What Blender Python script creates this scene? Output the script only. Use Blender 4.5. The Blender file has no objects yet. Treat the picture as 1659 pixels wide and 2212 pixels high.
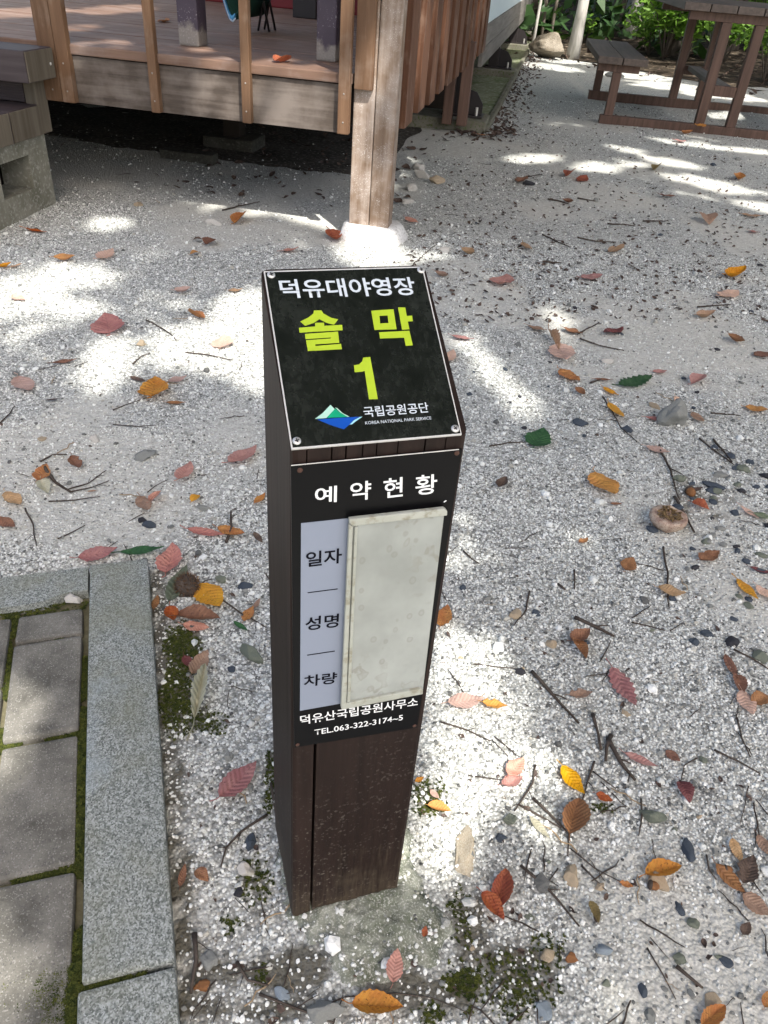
import bpy, bmesh, math, random
import numpy as np
from mathutils import Vector, Matrix, Euler, noise as mnoise
R = math.radians
scene = bpy.context.scene
COL = scene.collection
rng = random.Random(7)
nrg = np.random.default_rng(11)

# ------------------------------------------------------------------ camera
PITCH, ROLL, CAM, FPX, PW, PH = 0.62960508, 0.08498717, Vector((0.07222921, -0.4829044, 1.00164523)), 1667.2, 1659.0, 2212.0
_f = Vector((0, math.cos(PITCH), -math.sin(PITCH)))
_r0 = Vector((1, 0, 0)); _u0 = _r0.cross(_f)
_rt = _r0*math.cos(ROLL) + _u0*math.sin(ROLL)
_up = -_r0*math.sin(ROLL) + _u0*math.cos(ROLL)
cd = bpy.data.cameras.new('camera'); cam = bpy.data.objects.new('camera', cd); COL.objects.link(cam)
m = Matrix((_rt, _up, -_f)).transposed().to_4x4(); m.translation = CAM
cam.matrix_world = m
cd.sensor_fit = 'VERTICAL'; cd.sensor_height = 24.0; cd.sensor_width = 18.0
cd.lens = 24.0*FPX/PH; cd.clip_start = 0.02; cd.clip_end = 400
scene.camera = cam

# ------------------------------------------------------------------ light
SUN_EL = R(55); SH = Vector((-0.47, 0.88, 0)).normalized()          # SH: where shadows point on the ground
SUN = Vector((-SH.x*math.cos(SUN_EL), -SH.y*math.cos(SUN_EL), math.sin(SUN_EL)))
world = bpy.data.worlds.new('World'); scene.world = world; world.use_nodes = True
wn = world.node_tree; wn.nodes.clear()
sky = wn.nodes.new('ShaderNodeTexSky'); sky.sky_type = 'NISHITA'; sky.sun_disc = False
sky.sun_elevation = SUN_EL; sky.sun_rotation = math.atan2(SUN.x, SUN.y)
sky.dust_density = 5.0; sky.ozone_density = 0.6; sky.air_density = 1.0
bg = wn.nodes.new('ShaderNodeBackground'); bg.inputs['Strength'].default_value = 0.15
wo = wn.nodes.new('ShaderNodeOutputWorld')
wn.links.new(sky.outputs[0], bg.inputs['Color']); wn.links.new(bg.outputs[0], wo.inputs['Surface'])
sl = bpy.data.lights.new('sun', 'SUN'); sl.energy = 4.3; sl.angle = R(0.53); sl.color = (1.0, 0.96, 0.90)
so = bpy.data.objects.new('sun', sl); COL.objects.link(so)
so.rotation_euler = SUN.to_track_quat('Z', 'Y').to_euler()
vs = scene.view_settings
scene.display_settings.display_device = 'sRGB'
vs.view_transform = 'Standard'; vs.look = 'None'; vs.gamma = 1.0; vs.use_curve_mapping = False
vs.exposure = 1.15
scene.cycles.max_bounces = 6; scene.cycles.diffuse_bounces = 3; scene.cycles.glossy_bounces = 2
scene.cycles.transmission_bounces = 3; scene.cycles.sample_clamp_indirect = 4

# ------------------------------------------------------------------ surveying: a ray through a point of the photograph
def ray(x, y):
    return (_f*FPX + _rt*(x-PW/2) - _up*(y-PH/2)).normalized()
def G(x, y, z=0.0):
    d = ray(x, y); return CAM + d*((z-CAM.z)/d.z)
def hit(x, y, p, n):
    d = ray(x, y); return CAM + d*((Vector(p)-CAM).dot(n)/d.dot(n))
def pxl(p):
    d = Vector(p)-CAM; z = d.dot(_f)
    return PW/2+FPX*d.dot(_rt)/z, PH/2-FPX*d.dot(_up)/z, z

# ------------------------------------------------------------------ object helpers
def tag(o, label=None, cat=None, group=None, kind=None):
    if label: o['label'] = label
    if cat: o['category'] = cat
    if group: o['group'] = group
    if kind: o['kind'] = kind
    return o
def empty(name, loc=(0, 0, 0), rz=0.0):
    o = bpy.data.objects.new(name, None); COL.objects.link(o)
    o.location = loc; o.rotation_euler = (0, 0, rz); o.empty_display_size = .1
    return o
def link(name, me, mat=None, parent=None):
    if mat is not None and not me.materials: me.materials.append(mat)
    o = bpy.data.objects.new(name, me); COL.objects.link(o)
    if parent: o.parent = parent
    return o
def pyd(name, v, f, mat=None, parent=None, smooth=False):
    me = bpy.data.meshes.new(name); me.from_pydata([tuple(p) for p in v], [], f); me.update()
    if smooth: me.polygons.foreach_set('use_smooth', [True]*len(me.polygons))
    return link(name, me, mat, parent)
def bobj(name, bm, mat, parent=None, smooth=False):
    bmesh.ops.recalc_face_normals(bm, faces=bm.faces[:])
    me = bpy.data.meshes.new(name); bm.to_mesh(me); bm.free()
    if smooth: me.polygons.foreach_set('use_smooth', [True]*len(me.polygons))
    return link(name, me, mat, parent)
def box(bm, x0, x1, y0, y1, z0, z1, bev=0.0, jit=0.0):
    g = bmesh.ops.create_cube(bm, size=1.0); vs_ = g['verts']
    for v in vs_:
        v.co = Vector(((x0+x1)/2+v.co.x*(x1-x0)+rng.uniform(-jit, jit), (y0+y1)/2+v.co.y*(y1-y0)+rng.uniform(-jit, jit), (z0+z1)/2+v.co.z*(z1-z0)+rng.uniform(-jit, jit)))
    if bev > 0:
        es = list({e for v in vs_ for e in v.link_edges})
        bmesh.ops.bevel(bm, geom=es, offset=bev, segments=2, profile=0.6, affect='EDGES')
def boxo(name, mat, parent, x0, x1, y0, y1, z0, z1, bev=0.003, jit=0.0):
    bm = bmesh.new(); box(bm, x0, x1, y0, y1, z0, z1, bev, jit); return bobj(name, bm, mat, parent)
def tube(pts, rad, n=6, cap=True):
    """verts, faces of a tube through pts; rad is a number or one per point"""
    v = []; f = []
    pts = [Vector(p) for p in pts]
    if not hasattr(rad, '__len__'): rad = [rad]*len(pts)
    for i, p in enumerate(pts):
        d = (pts[min(i+1, len(pts)-1)]-pts[max(i-1, 0)])
        d = d.normalized() if d.length > 1e-9 else Vector((0, 0, 1))
        a = Vector((0, 0, 1)) if abs(d.z) < .9 else Vector((1, 0, 0))
        s = d.cross(a).normalized(); t = d.cross(s)
        for k in range(n):
            an = 2*math.pi*k/n; v.append(p + (s*math.cos(an)+t*math.sin(an))*rad[i])
    for i in range(len(pts)-1):
        for k in range(n):
            k2 = (k+1) % n; f.append((i*n+k, i*n+k2, (i+1)*n+k2, (i+1)*n+k))
    if cap:
        f.append(tuple(range(n-1, -1, -1))); f.append(tuple(range((len(pts)-1)*n, len(pts)*n)))
    return v, f
def joinvf(parts):
    V = []; F = []
    for v, f in parts:
        o = len(V); V += list(v); F += [tuple(i+o for i in q) for q in f]
    return V, F

# ------------------------------------------------------------------ material helpers
class NT:
    def __init__(s, name):
        s.m = bpy.data.materials.new(name); s.m.use_nodes = True; s.t = s.m.node_tree
        s.b = s.t.nodes['Principled BSDF']; s.out = s.t.nodes['Material Output']
        s.tc = s.t.nodes.new('ShaderNodeTexCoord')
    def n(s, ty, **kw):
        nd = s.t.nodes.new(ty)
        for k, v in kw.items():
            k2 = k.replace('_', ' ')
            if hasattr(nd, k) and k not in nd.inputs: setattr(nd, k, v)
            else:
                key = k if k in nd.inputs else k2
                s.put(nd.inputs[key], v)
        return nd
    def put(s, inp, v):
        if isinstance(v, bpy.types.NodeSocket): s.t.links.new(v, inp)
        elif isinstance(v, bpy.types.Node): s.t.links.new(v.outputs[0], inp)
        else: inp.default_value = v
    def map(s, scale=(1, 1, 1), coord='Object', loc=(0, 0, 0)):
        mp = s.t.nodes.new('ShaderNodeMapping'); s.t.links.new(s.tc.outputs[coord], mp.inputs['Vector'])
        mp.inputs['Scale'].default_value = scale; mp.inputs['Location'].default_value = loc; return mp.outputs[0]
    def noise(s, vec, scale=5, detail=4, rough=.55, dist=0):
        return s.n('ShaderNodeTexNoise', Vector=vec, Scale=float(scale), Detail=float(detail), Roughness=float(rough), Distortion=float(dist)).outputs['Fac']
    def ramp(s, fac, stops, interp='LINEAR'):
        r = s.n('ShaderNodeValToRGB', Fac=fac); cr = r.color_ramp; cr.interpolation = interp
        while len(cr.elements) > 1: cr.elements.remove(cr.elements[-1])
        for i, (p, c) in enumerate(stops):
            e = cr.elements[0] if i == 0 else cr.elements.new(p)
            e.position = p; c = (c, c, c) if not hasattr(c, '__len__') else c; e.color = (*c, 1)
        return r.outputs[0]
    def mix(s, fac, a, b, mode='MIX'):
        nd = s.t.nodes.new('ShaderNodeMix'); nd.data_type = 'RGBA'; nd.blend_type = mode; nd.clamp_factor = True
        s.put(nd.inputs[0], fac)
        for i, v in ((6, a), (7, b)):
            if isinstance(v, tuple) and len(v) == 3: v = (*v, 1)
            s.put(nd.inputs[i], v)
        return nd.outputs[2]
    def math(s, op, a, b=0.0):
        nd = s.t.nodes.new('ShaderNodeMath'); nd.operation = op; s.put(nd.inputs[0], a); s.put(nd.inputs[1], b); return nd.outputs[0]
    def sep(s, vec): return s.n('ShaderNodeSeparateXYZ', Vector=vec)
    def done(s, col, rough=.7, bump=None, bstr=.3, bdist=.002, spec=.3):
        if isinstance(col, tuple) and len(col) == 3: col = (*col, 1)
        s.put(s.b.inputs['Base Color'], col); s.put(s.b.inputs['Roughness'], rough)
        s.b.inputs['Specular IOR Level'].default_value = spec
        if bump is not None:
            bn = s.n('ShaderNodeBump', Height=bump, Strength=bstr, Distance=bdist); s.put(s.b.inputs['Normal'], bn.outputs[0])
        return s.m
    def info(s): return s.n('ShaderNodeObjectInfo').outputs['Random']

def wood(name, c1, c2, axis=2, grain=60, rough=.7, worn=None, wornamt=.5, spec=.25, tint=.25, speck=None, splash=None):
    """stained timber: grain runs along axis; worn = colour where the stain has gone"""
    s = NT(name); sc = [grain]*3; sc[axis] = grain*.06
    rnd = s.info()
    off = s.n('ShaderNodeCombineXYZ', X=s.math('MULTIPLY', rnd, 17.0), Y=s.math('MULTIPLY', rnd, 9.0), Z=s.math('MULTIPLY', rnd, 5.0))
    vec = s.n('ShaderNodeVectorMath', operation='ADD'); s.t.links.new(s.tc.outputs['Object'], vec.inputs[0]); s.t.links.new(off.outputs[0], vec.inputs[1])
    mp = s.n('ShaderNodeMapping', Vector=vec.outputs[0]); mp.inputs['Scale'].default_value = sc
    g = s.noise(mp.outputs[0], 1.0, 5, .6, .3)
    big = s.noise(vec.outputs[0], 7, 4, .6)
    col = s.mix(s.ramp(g, [(.3, 0.0), (.72, 1.0)]), c1, c2)
    if worn:
        w = s.ramp(s.math('ADD', s.math('MULTIPLY', big, .7), s.math('MULTIPLY', g, .3)), [(.5-.25*wornamt+.05, 0.0), (.62-.2*wornamt+.1, 1.0)])
        col = s.mix(s.math('MULTIPLY', w, .85), col, worn)
    if speck:
        fine = s.noise(vec.outputs[0], 260, 2, .5); lo = s.noise(vec.outputs[0], 14, 3, .6)
        sp = s.math('MULTIPLY', s.ramp(fine, [(.6, 0.0), (.68, 1.0)]), s.ramp(lo, [(.42, 0.0), (.6, 1.0)]))
        if splash: sp = s.math('MULTIPLY', sp, s.ramp(s.sep(s.tc.outputs['Object']).outputs[2], [(0.02, 1.0), (.16, .7), (.30, .22), (.45, .06)]))
        col = s.mix(s.math('MULTIPLY', sp, .7), col, speck)
    if splash:                                     # mud thrown up from the ground
        z = s.sep(s.tc.outputs['Object']).outputs[2]; lo = s.noise(vec.outputs[0], 22, 4, .65); fi = s.noise(mp.outputs[0], 6, 3, .6)
        up = s.math('ADD', s.math('MULTIPLY', s.math('SUBTRACT', splash[0], z), splash[1]), s.math('MULTIPLY', s.math('ADD', lo, fi), .5))
        col = s.mix(s.math('MULTIPLY', s.ramp(up, [(.50, 0.0), (.75, .8)]), .8), col, splash[2])
    hv = s.n('ShaderNodeHueSaturation', Color=col, Value=s.math('ADD', 1.0-tint/2, s.math('MULTIPLY', rnd, tint)))
    return s.done(hv.outputs[0], rough, g, .5, .0015, spec)
def plain(name, col, rough=.5, spec=.4, metal=0.0, var=.15, scale=40):
    s = NT(name); nz = s.noise(s.map(), scale, 4, .6)
    dark = tuple(c*(1-var) for c in col); lite = tuple(min(1, c*(1+var)) for c in col)
    s.b.inputs['Metallic'].default_value = metal
    return s.done(s.mix(nz, dark, lite), rough, nz, .15, .001, spec)
# ------------------------------------------------------------------ materials
def mat_ground():
    s = NT('gravel_ground'); v = s.map((1, 1, 1))
    vo = s.n('ShaderNodeTexVoronoi', Vector=v, Scale=210.0); vo2 = s.n('ShaderNodeTexVoronoi', Vector=v, Scale=110.0)
    sp = s.sep(vo.outputs['Color']).outputs[0]; sp2 = s.sep(vo2.outputs['Color']).outputs[0]
    c = s.ramp(sp, [(0, (.09, .094, .088)), (.18, (.33, .34, .317)), (.5, (.59, .605, .565)), (.8, (.73, .745, .705)), (1, (.83, .845, .81))])
    c2 = s.ramp(sp2, [(0, (.07, .075, .08)), (.10, (.14, .14, .14)), (.18, (.50, .515, .485)), (.7, (.69, .705, .67)), (1, (.80, .815, .78))])
    c = s.mix(.5, c, c2)
    big = s.noise(s.map((1, 1, 1), loc=(3, 1, 0)), 1.3, 5, .6)
    fine = s.noise(v, 60, 4, .65)
    sand = s.n('ShaderNodeAttribute', attribute_name='sand').outputs['Fac']; soil = s.n('ShaderNodeAttribute', attribute_name='soil').outputs['Fac']
    c = s.mix(s.math('MULTIPLY', sand, .8), c, s.ramp(fine, [(.3, (.42, .41, .36)), (.7, (.63, .62, .565))]))
    c = s.mix(s.ramp(s.math('ADD', soil, s.math('MULTIPLY', s.math('SUBTRACT', fine, .5), .8)), [(.25, 0.0), (.6, .92)]), c, s.mix(big, (.035, .036, .018), (.11, .088, .058)))
    edge = s.ramp(vo.outputs['Distance'], [(.25, 0.0), (.6, 1.0)])
    c = s.mix(s.math('MULTIPLY', edge, s.math('SUBTRACT', .6, s.math('MULTIPLY', sand, .4))), c, (.14, .138, .122))
    h = s.math('SUBTRACT', s.math('ADD', fine, s.math('MULTIPLY', vo2.outputs['Distance'], -.7)), s.math('MULTIPLY', vo.outputs['Distance'], .5))
    return s.done(c, .9, h, .7, .006, .15)
def mat_stone():
    s = NT('gravel_stone'); r = s.info()
    c = s.ramp(r, [(0, (.04, .046, .048)), (.10, (.115, .125, .12)), (.22, (.26, .275, .26)), (.31, (.42, .405, .345)), (.38, (.56, .575, .54)), (.56, (.72, .74, .70)), (.86, (.81, .83, .80)), (1, (.86, .875, .845))])
    n = s.noise(s.map(), 3, 3, .6)
    return s.done(s.mix(s.math('MULTIPLY', n, .30), c, (.34, .31, .27)), .75, n, .2, .05, .3)
def mat_rock(name, c1, c2, c3, scale=14, rough=.85, bd=.004):
    s = NT(name); n = s.noise(s.map(), scale, 6, .65); f = s.noise(s.map(), scale*9, 3, .6)
    c = s.mix(s.ramp(n, [(.35, 0.0), (.65, 1.0)]), c1, c2); c = s.mix(s.ramp(f, [(.52, 0.0), (.66, 1.0)]), c, c3)
    return s.done(c, rough, s.math('ADD', n, s.math('MULTIPLY', f, .35)), .6, bd, .2)
def mat_granite():
    s = NT('granite'); v = s.map(); rnd = s.info()
    f = s.n('ShaderNodeTexVoronoi', Vector=v, Scale=520.0); sp = s.sep(f.outputs['Color']).outputs[0]
    n = s.noise(v, 210, 5, .75); n2 = s.noise(v, 9, 5, .62)
    c = s.ramp(s.math('ADD', s.math('MULTIPLY', sp, .45), s.math('MULTIPLY', n, .55)), [(.28, (.085, .095, .087)), (.42, (.165, .18, .166)), (.56, (.255, .273, .252)), (.72, (.39, .41, .395))])
    c = s.mix(s.ramp(n2, [(.45, 0.0), (.68, .55)]), c, s.mix(n, (.12, .13, .09), (.26, .255, .18)))
    l = s.noise(s.map(loc=(4, 2, 0)), 6, 4, .6)
    c = s.mix(s.ramp(l, [(.6, 0.0), (.72, .4)]), c, (.36, .43, .48))
    return s.done(c, .75, s.math('ADD', n, n2), .35, .002, .3)
def mat_paver():
    s = NT('paver_concrete'); v = s.map(); rnd = s.info()
    n = s.noise(v, 16, 6, .65); f = s.noise(v, 420, 2, .6); fd = s.n('ShaderNodeTexVoronoi', Vector=v, Scale=640.0); sp = s.sep(fd.outputs['Color']).outputs[0]
    c = s.mix(s.ramp(n, [(.33, 0.0), (.66, 1.0)]), (.078, .075, .064), (.18, .172, .150))
    c = s.mix(s.ramp(sp, [(.86, 0.0), (.95, .3)]), c, (.40, .39, .36)); c = s.mix(s.ramp(sp, [(.0, .6), (.1, 0.0)]), c, (.06, .06, .06))
    hv = s.n('ShaderNodeHueSaturation', Color=c, Value=s.math('ADD', .86, s.math('MULTIPLY', rnd, .3)))
    return s.done(hv.outputs[0], .9, s.math('ADD', s.math('MULTIPLY', n, .6), f), .4, .002, .2)
def mat_moss():
    s = NT('moss'); r = s.info(); n = s.noise(s.map(), 30, 3, .6)
    return s.done(s.mix(r, (.022, .034, .010), (.085, .095, .022)), .95, n, .4, .002, .1)
def mat_leaf(name, c1, c2, spots=(.05, .02, .012), amt=.35, trans=.25):
    s = NT(name); v = s.map(); r = s.info(); x = s.sep(s.tc.outputs['Object'])
    ay = s.math('ABSOLUTE', x.outputs[1])
    off = s.n('ShaderNodeVectorMath', operation='ADD'); s.t.links.new(s.tc.outputs['Object'], off.inputs[0])
    s.put(off.inputs[1], s.n('ShaderNodeCombineXYZ', X=s.math('MULTIPLY', r, 31.0), Y=s.math('MULTIPLY', r, 13.0)).outputs[0])
    n = s.noise(off.outputs[0], 3.2, 4, .6); f = s.noise(off.outputs[0], 19, 3, .55)
    c = s.mix(s.ramp(n, [(.36, 0.0), (.66, 1.0)]), c1, c2)
    lo = s.ramp(n, [(.3, 0.0), (.6, 1.0)])
    c = s.mix(s.math('MULTIPLY', s.ramp(f, [(.58, 0.0), (.66, 1.0)]), s.math('MULTIPLY', lo, min(1, amt*2))), c, spots)
    vein = s.n('ShaderNodeMath', operation='SINE'); s.put(vein.inputs[0], s.math('MULTIPLY', s.math('SUBTRACT', x.outputs[0], s.math('MULTIPLY', ay, .75)), 56.0))
    vm = s.ramp(vein.outputs[0], [(.0, 0.0), (.8, 0.0), (1.0, .17)])
    mid = s.ramp(ay, [(.005, .35), (.013, 0.0)])
    c = s.mix(s.math('MAXIMUM', vm, mid), c, tuple(min(1, q*.55+.02) for q in c1))
    hv = s.n('ShaderNodeHueSaturation', Color=c, Saturation=s.math('ADD', .84, s.math('MULTIPLY', r, .20)), Value=s.math('ADD', .76, s.math('MULTIPLY', r, .46)), Hue=s.math('ADD', .49, s.math('MULTIPLY', r, .02)))
    s.done(hv.outputs[0], .6, s.math('ADD', vein.outputs[0], s.math('MULTIPLY', f, 2.0)), .25, .01, .3)
    if trans:
        tr = s.n('ShaderNodeBsdfTranslucent', Color=hv.outputs[0]); mx = s.n('ShaderNodeMixShader', Fac=trans)
        s.t.links.new(s.b.outputs[0], mx.inputs[1]); s.t.links.new(tr.outputs[0], mx.inputs[2]); s.t.links.new(mx.outputs[0], s.out.inputs['Surface'])
    return s.m
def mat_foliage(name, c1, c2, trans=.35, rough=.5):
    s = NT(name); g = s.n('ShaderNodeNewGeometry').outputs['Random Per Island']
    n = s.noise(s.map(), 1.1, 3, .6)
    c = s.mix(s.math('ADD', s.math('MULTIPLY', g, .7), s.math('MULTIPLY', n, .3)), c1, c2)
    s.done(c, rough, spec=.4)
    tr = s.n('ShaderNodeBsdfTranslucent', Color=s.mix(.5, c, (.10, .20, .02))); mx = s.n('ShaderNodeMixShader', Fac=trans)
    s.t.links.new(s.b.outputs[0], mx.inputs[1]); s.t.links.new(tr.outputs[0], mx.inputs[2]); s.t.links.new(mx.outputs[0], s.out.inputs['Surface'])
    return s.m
def mat_bark(name, c1, c2):
    s = NT(name); n = s.noise(s.map((9, 9, 1.6)), 1.6, 6, .65, .4); b = s.noise(s.map(), 2.2, 4, .6)
    c = s.mix(s.ramp(n, [(.35, 0.0), (.65, 1.0)]), c1, c2); c = s.mix(s.ramp(b, [(.5, 0.0), (.7, .6)]), c, tuple(q*.5 for q in c1))
    return s.done(c, .9, n, .7, .02, .1)

M_ground = mat_ground(); M_stone = mat_stone(); M_granite = mat_granite(); M_paver = mat_paver(); M_moss = mat_moss()
M_conc = mat_rock('weathered_concrete', (0.136, 0.132, 0.1), (0.24, 0.232, 0.188), (0.304, 0.296, 0.256), 9)
M_footc = mat_rock('footing_concrete', (.12, .135, .095), (.26, .27, .225), (.44, .445, .40), 42, .95, .004)
M_whitec = mat_rock('pale_concrete', (.55, .54, .52), (.70, .69, .67), (.42, .40, .37), 12)
M_slab = mat_rock('mossy_slab', (0.068, 0.1, 0.028), (0.184, 0.192, 0.128), (0.264, 0.272, 0.216), 3.2)
M_beamc = mat_rock('beam_concrete', (0.12, 0.1125, 0.08625), (0.2025, 0.195, 0.1575), (0.09, 0.1125, 0.045), 6)
M_postw = wood('dark_stained_wood', (.0115, .0068, .0055), (.026, .0155, .0125), 2, 55, .55, spec=.15, tint=.1, speck=(.19, .165, .14), splash=(.10, 2.2, (.085, .066, .045)))
M_fascia = wood('weathered_fascia', (.058, .045, .036), (.108, .086, .069), 0, 45, .8, worn=(.175, .148, .127), wornamt=.5)
M_deckw = wood('deck_board', (0.1162, 0.06587, 0.04262), (0.1938, 0.1201, 0.08525), 0, 40, .6, worn=(0.2247, 0.1666, 0.1395), wornamt=.3, spec=.35, tint=.2)
M_balus = wood('brown_baluster', (0.09801, 0.05227, 0.02759), (0.1633, 0.09438, 0.053), 2, 50, .65, worn=(0.2105, 0.1525, 0.1125), wornamt=.2, tint=.3)
M_fence = wood('red_brown_board', (0.077, 0.03388, 0.01848), (0.154, 0.07238, 0.04004), 2, 40, .6, worn=(0.2541, 0.1694, 0.1232), wornamt=.12, tint=.55)
M_corner = wood('corner_post_wood', (0.1428, 0.09522, 0.06285), (0.2571, 0.1857, 0.1333), 2, 45, .8, worn=(0.3618, 0.3095, 0.2666), wornamt=.4, tint=.25, speck=(0.5904, 0.5522, 0.5142))
M_tread = wood('dark_tread', (0.03375, 0.024, 0.0255), (0.06375, 0.0495, 0.051), 0, 45, .6, spec=.35)
M_endw = wood('weathered_end_grain', (0.084, 0.0686, 0.049), (0.161, 0.14, 0.1085), 2, 30, .9)
M_table = wood('dark_table_wood', (0.0693, 0.05198, 0.04274), (0.1386, 0.1063, 0.08663), 1, 40, .55, spec=.4, tint=.3)
M_tleg = wood('brown_table_leg', (0.07161, 0.04036, 0.02864), (0.1498, 0.08854, 0.0651), 2, 40, .6, spec=.35)
M_skirt = wood('grey_skirt_board', (0.14, 0.1295, 0.112), (0.231, 0.217, 0.196), 1, 30, .8)
def mat_purple():
    s = NT('purple_painted_post'); n = s.noise(s.map(), 11, 4, .6); f = s.noise(s.map(), 130, 3, .6); z = s.sep(s.tc.outputs['Object']).outputs[2]
    c = s.mix(n, (.044, .033, .048), (.078, .058, .083))
    w = s.math('ADD', s.math('MULTIPLY', n, .16), s.math('MULTIPLY', s.math('SUBTRACT', .735, z), 1.0))
    c = s.mix(s.ramp(w, [(.125, 0.0), (.15, 1.0)]), c, s.mix(f, (.17, .15, .13), (.33, .30, .27)))
    c = s.mix(s.math('MULTIPLY', s.ramp(f, [(.60, 0.0), (.68, 1.0)]), s.ramp(n, [(.45, 0.0), (.6, .8)])), c, (.45, .43, .45))
    return s.done(c, .5, f, .3, .002, .4)
M_purple = mat_purple()
M_dark = plain('dark_metal', (.022, .018, .018), .45, .4)
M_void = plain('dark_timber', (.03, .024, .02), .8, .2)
M_panel = plain('pale_blue_panel', (.60, .70, .72), .5, .3, var=.05, scale=3)
M_black = plain('black_enamel', (.0045, .0045, .005), .30, .10, var=.3, scale=8)
def mat_plate():
    s = NT('black_name_plate'); n = s.noise(s.map(), 26, 5, .65); f = s.noise(s.map((1, .35, 1)), 240, 3, .6)
    c = s.mix(s.ramp(s.math('MULTIPLY', n, f), [(.18, 0.0), (.42, 1.0)]), (.008, .0095, .008), (.021, .024, .020))
    return s.done(c, s.ramp(n, [(.3, .16), (.7, .32)]), f, .10, .0006, .45)
M_plate = mat_plate()
M_edge = plain('silver_edge', (.62, .61, .58), .35, .5)
M_screw = plain('screw_steel', (.62, .61, .58), .35, .5, .6)
M_shead = plain('dull_screw', (.24, .215, .185), .6, .3); M_rust = plain('rusty_screw', (.07, .035, .025), .7, .3)
M_white = plain('white_print', (.78, .79, .79), .5, .3, var=.04)
M_white2 = plain('grey_white_print', (.60, .65, .68), .5, .3, var=.10, scale=90)
M_lime = plain('lime_sticker', (0.425, 0.561, 0.02975), .5, .3, var=.12, scale=70)
M_blueg = plain('blue_grey_panel', (0.2185, 0.249, 0.3146), .38, .35, var=.06, scale=6)
M_inkb = plain('black_print', (.006, .006, .010), .7, .05)
M_mint = plain('pale_mint_print', (.42, .68, .55), .5, .3); M_green = plain('green_print', (.0, .33, .16), .5, .3)
M_blue = plain('blue_print', (.0, .07, .40), .5, .3); M_sky = plain('light_blue_print', (.35, .68, .78), .5, .3)
def mat_sleeve():
    s = NT('clouded_sleeve'); v = s.map()
    n = s.noise(s.map((1, 1, .8)), 16, 4, .55); n2 = s.noise(s.map((1.2, 1, 1), loc=(.3, .1, .7)), 62, 2, .45, .3); n3 = s.noise(s.map(loc=(1, 2, 3)), 9, 3, .5)
    c = s.mix(s.ramp(n, [(.35, 0.0), (.7, 1.0)]), (.24, .255, .235), (.36, .38, .355))
    m = s.math('MULTIPLY', s.ramp(n2, [(.54, 0.0), (.60, 1.0), (.67, .25)]), s.ramp(n3, [(.45, 0.0), (.6, 1.0)]))
    c = s.mix(s.math('MULTIPLY', m, .65), c, (.20, .195, .16))
    vr = s.n('ShaderNodeTexVoronoi', Vector=s.map((1.1, 1, .8), loc=(.02, 0, .013)), Scale=78.0); vs2 = s.sep(vr.outputs['Color']); zz = s.sep(s.tc.outputs['Object']).outputs[2]
    ring = s.math('MULTIPLY', s.ramp(s.math('ADD', vr.outputs['Distance'], s.math('MULTIPLY', n2, .25)), [(.22, .25), (.34, .9), (.42, 0.0)]), s.ramp(s.math('ADD', vs2.outputs[0], s.math('MULTIPLY', s.math('SUBTRACT', zz, .50), 2.2)), [(.62, 0.0), (.70, 1.0)]))
    c = s.mix(s.math('MULTIPLY', ring, .42), c, (.17, .165, .135))
    s.b.inputs['Coat Weight'].default_value = .3; s.b.inputs['Coat Roughness'].default_value = .15
    return s.done(c, .3, n2, .12, .002, .4)
M_sleeve = mat_sleeve()
M_rail = mat_rock('grimy_clear_rail', (.33, .34, .29), (.42, .43, .38), (.27, .26, .20), 9, .35, .0003)
M_red = plain('dark_red_paint', (.16, .015, .018), .6); M_cblue = plain('blue_cloth', (.10, .33, .58), .8, .1, var=.3, scale=25); M_cgreen = plain('dark_green_cloth', (.02, .06, .045), .8, .1, var=.4)
M_cpale = plain('pale_piping', (.5, .6, .7), .8, .1)
M_barkp = mat_bark('pale_bark', (.36, .34, .30), (.55, .53, .49)); M_barkd = mat_bark('grey_brown_bark', (.10, .085, .068), (.21, .18, .15))
M_twig = mat_bark('twig_bark', (.045, .035, .028), (.11, .09, .075)); M_straw = plain('dry_straw', (.30, .22, .13), .8)
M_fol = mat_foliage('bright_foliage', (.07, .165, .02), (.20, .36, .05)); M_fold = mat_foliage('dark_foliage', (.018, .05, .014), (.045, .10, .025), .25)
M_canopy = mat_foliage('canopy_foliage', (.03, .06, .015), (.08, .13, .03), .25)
def mat_floor():
    s = NT('forest_litter'); v = s.map(); vo = s.n('ShaderNodeTexVoronoi', Vector=v, Scale=16.0); sp = s.sep(vo.outputs['Color']).outputs[0]
    n = s.noise(v, 5, 5, .65); c = s.ramp(sp, [(0, (.018, .015, .011)), (.5, (.042, .032, .023)), (.85, (.085, .064, .044)), (1, (.17, .14, .105))])
    return s.done(s.mix(s.ramp(n, [(.4, 0.0), (.65, .8)]), c, (.035, .028, .02)), .95, s.math('ADD', n, vo.outputs['Distance']), .6, .03, .1)
M_floor = mat_floor()

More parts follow.
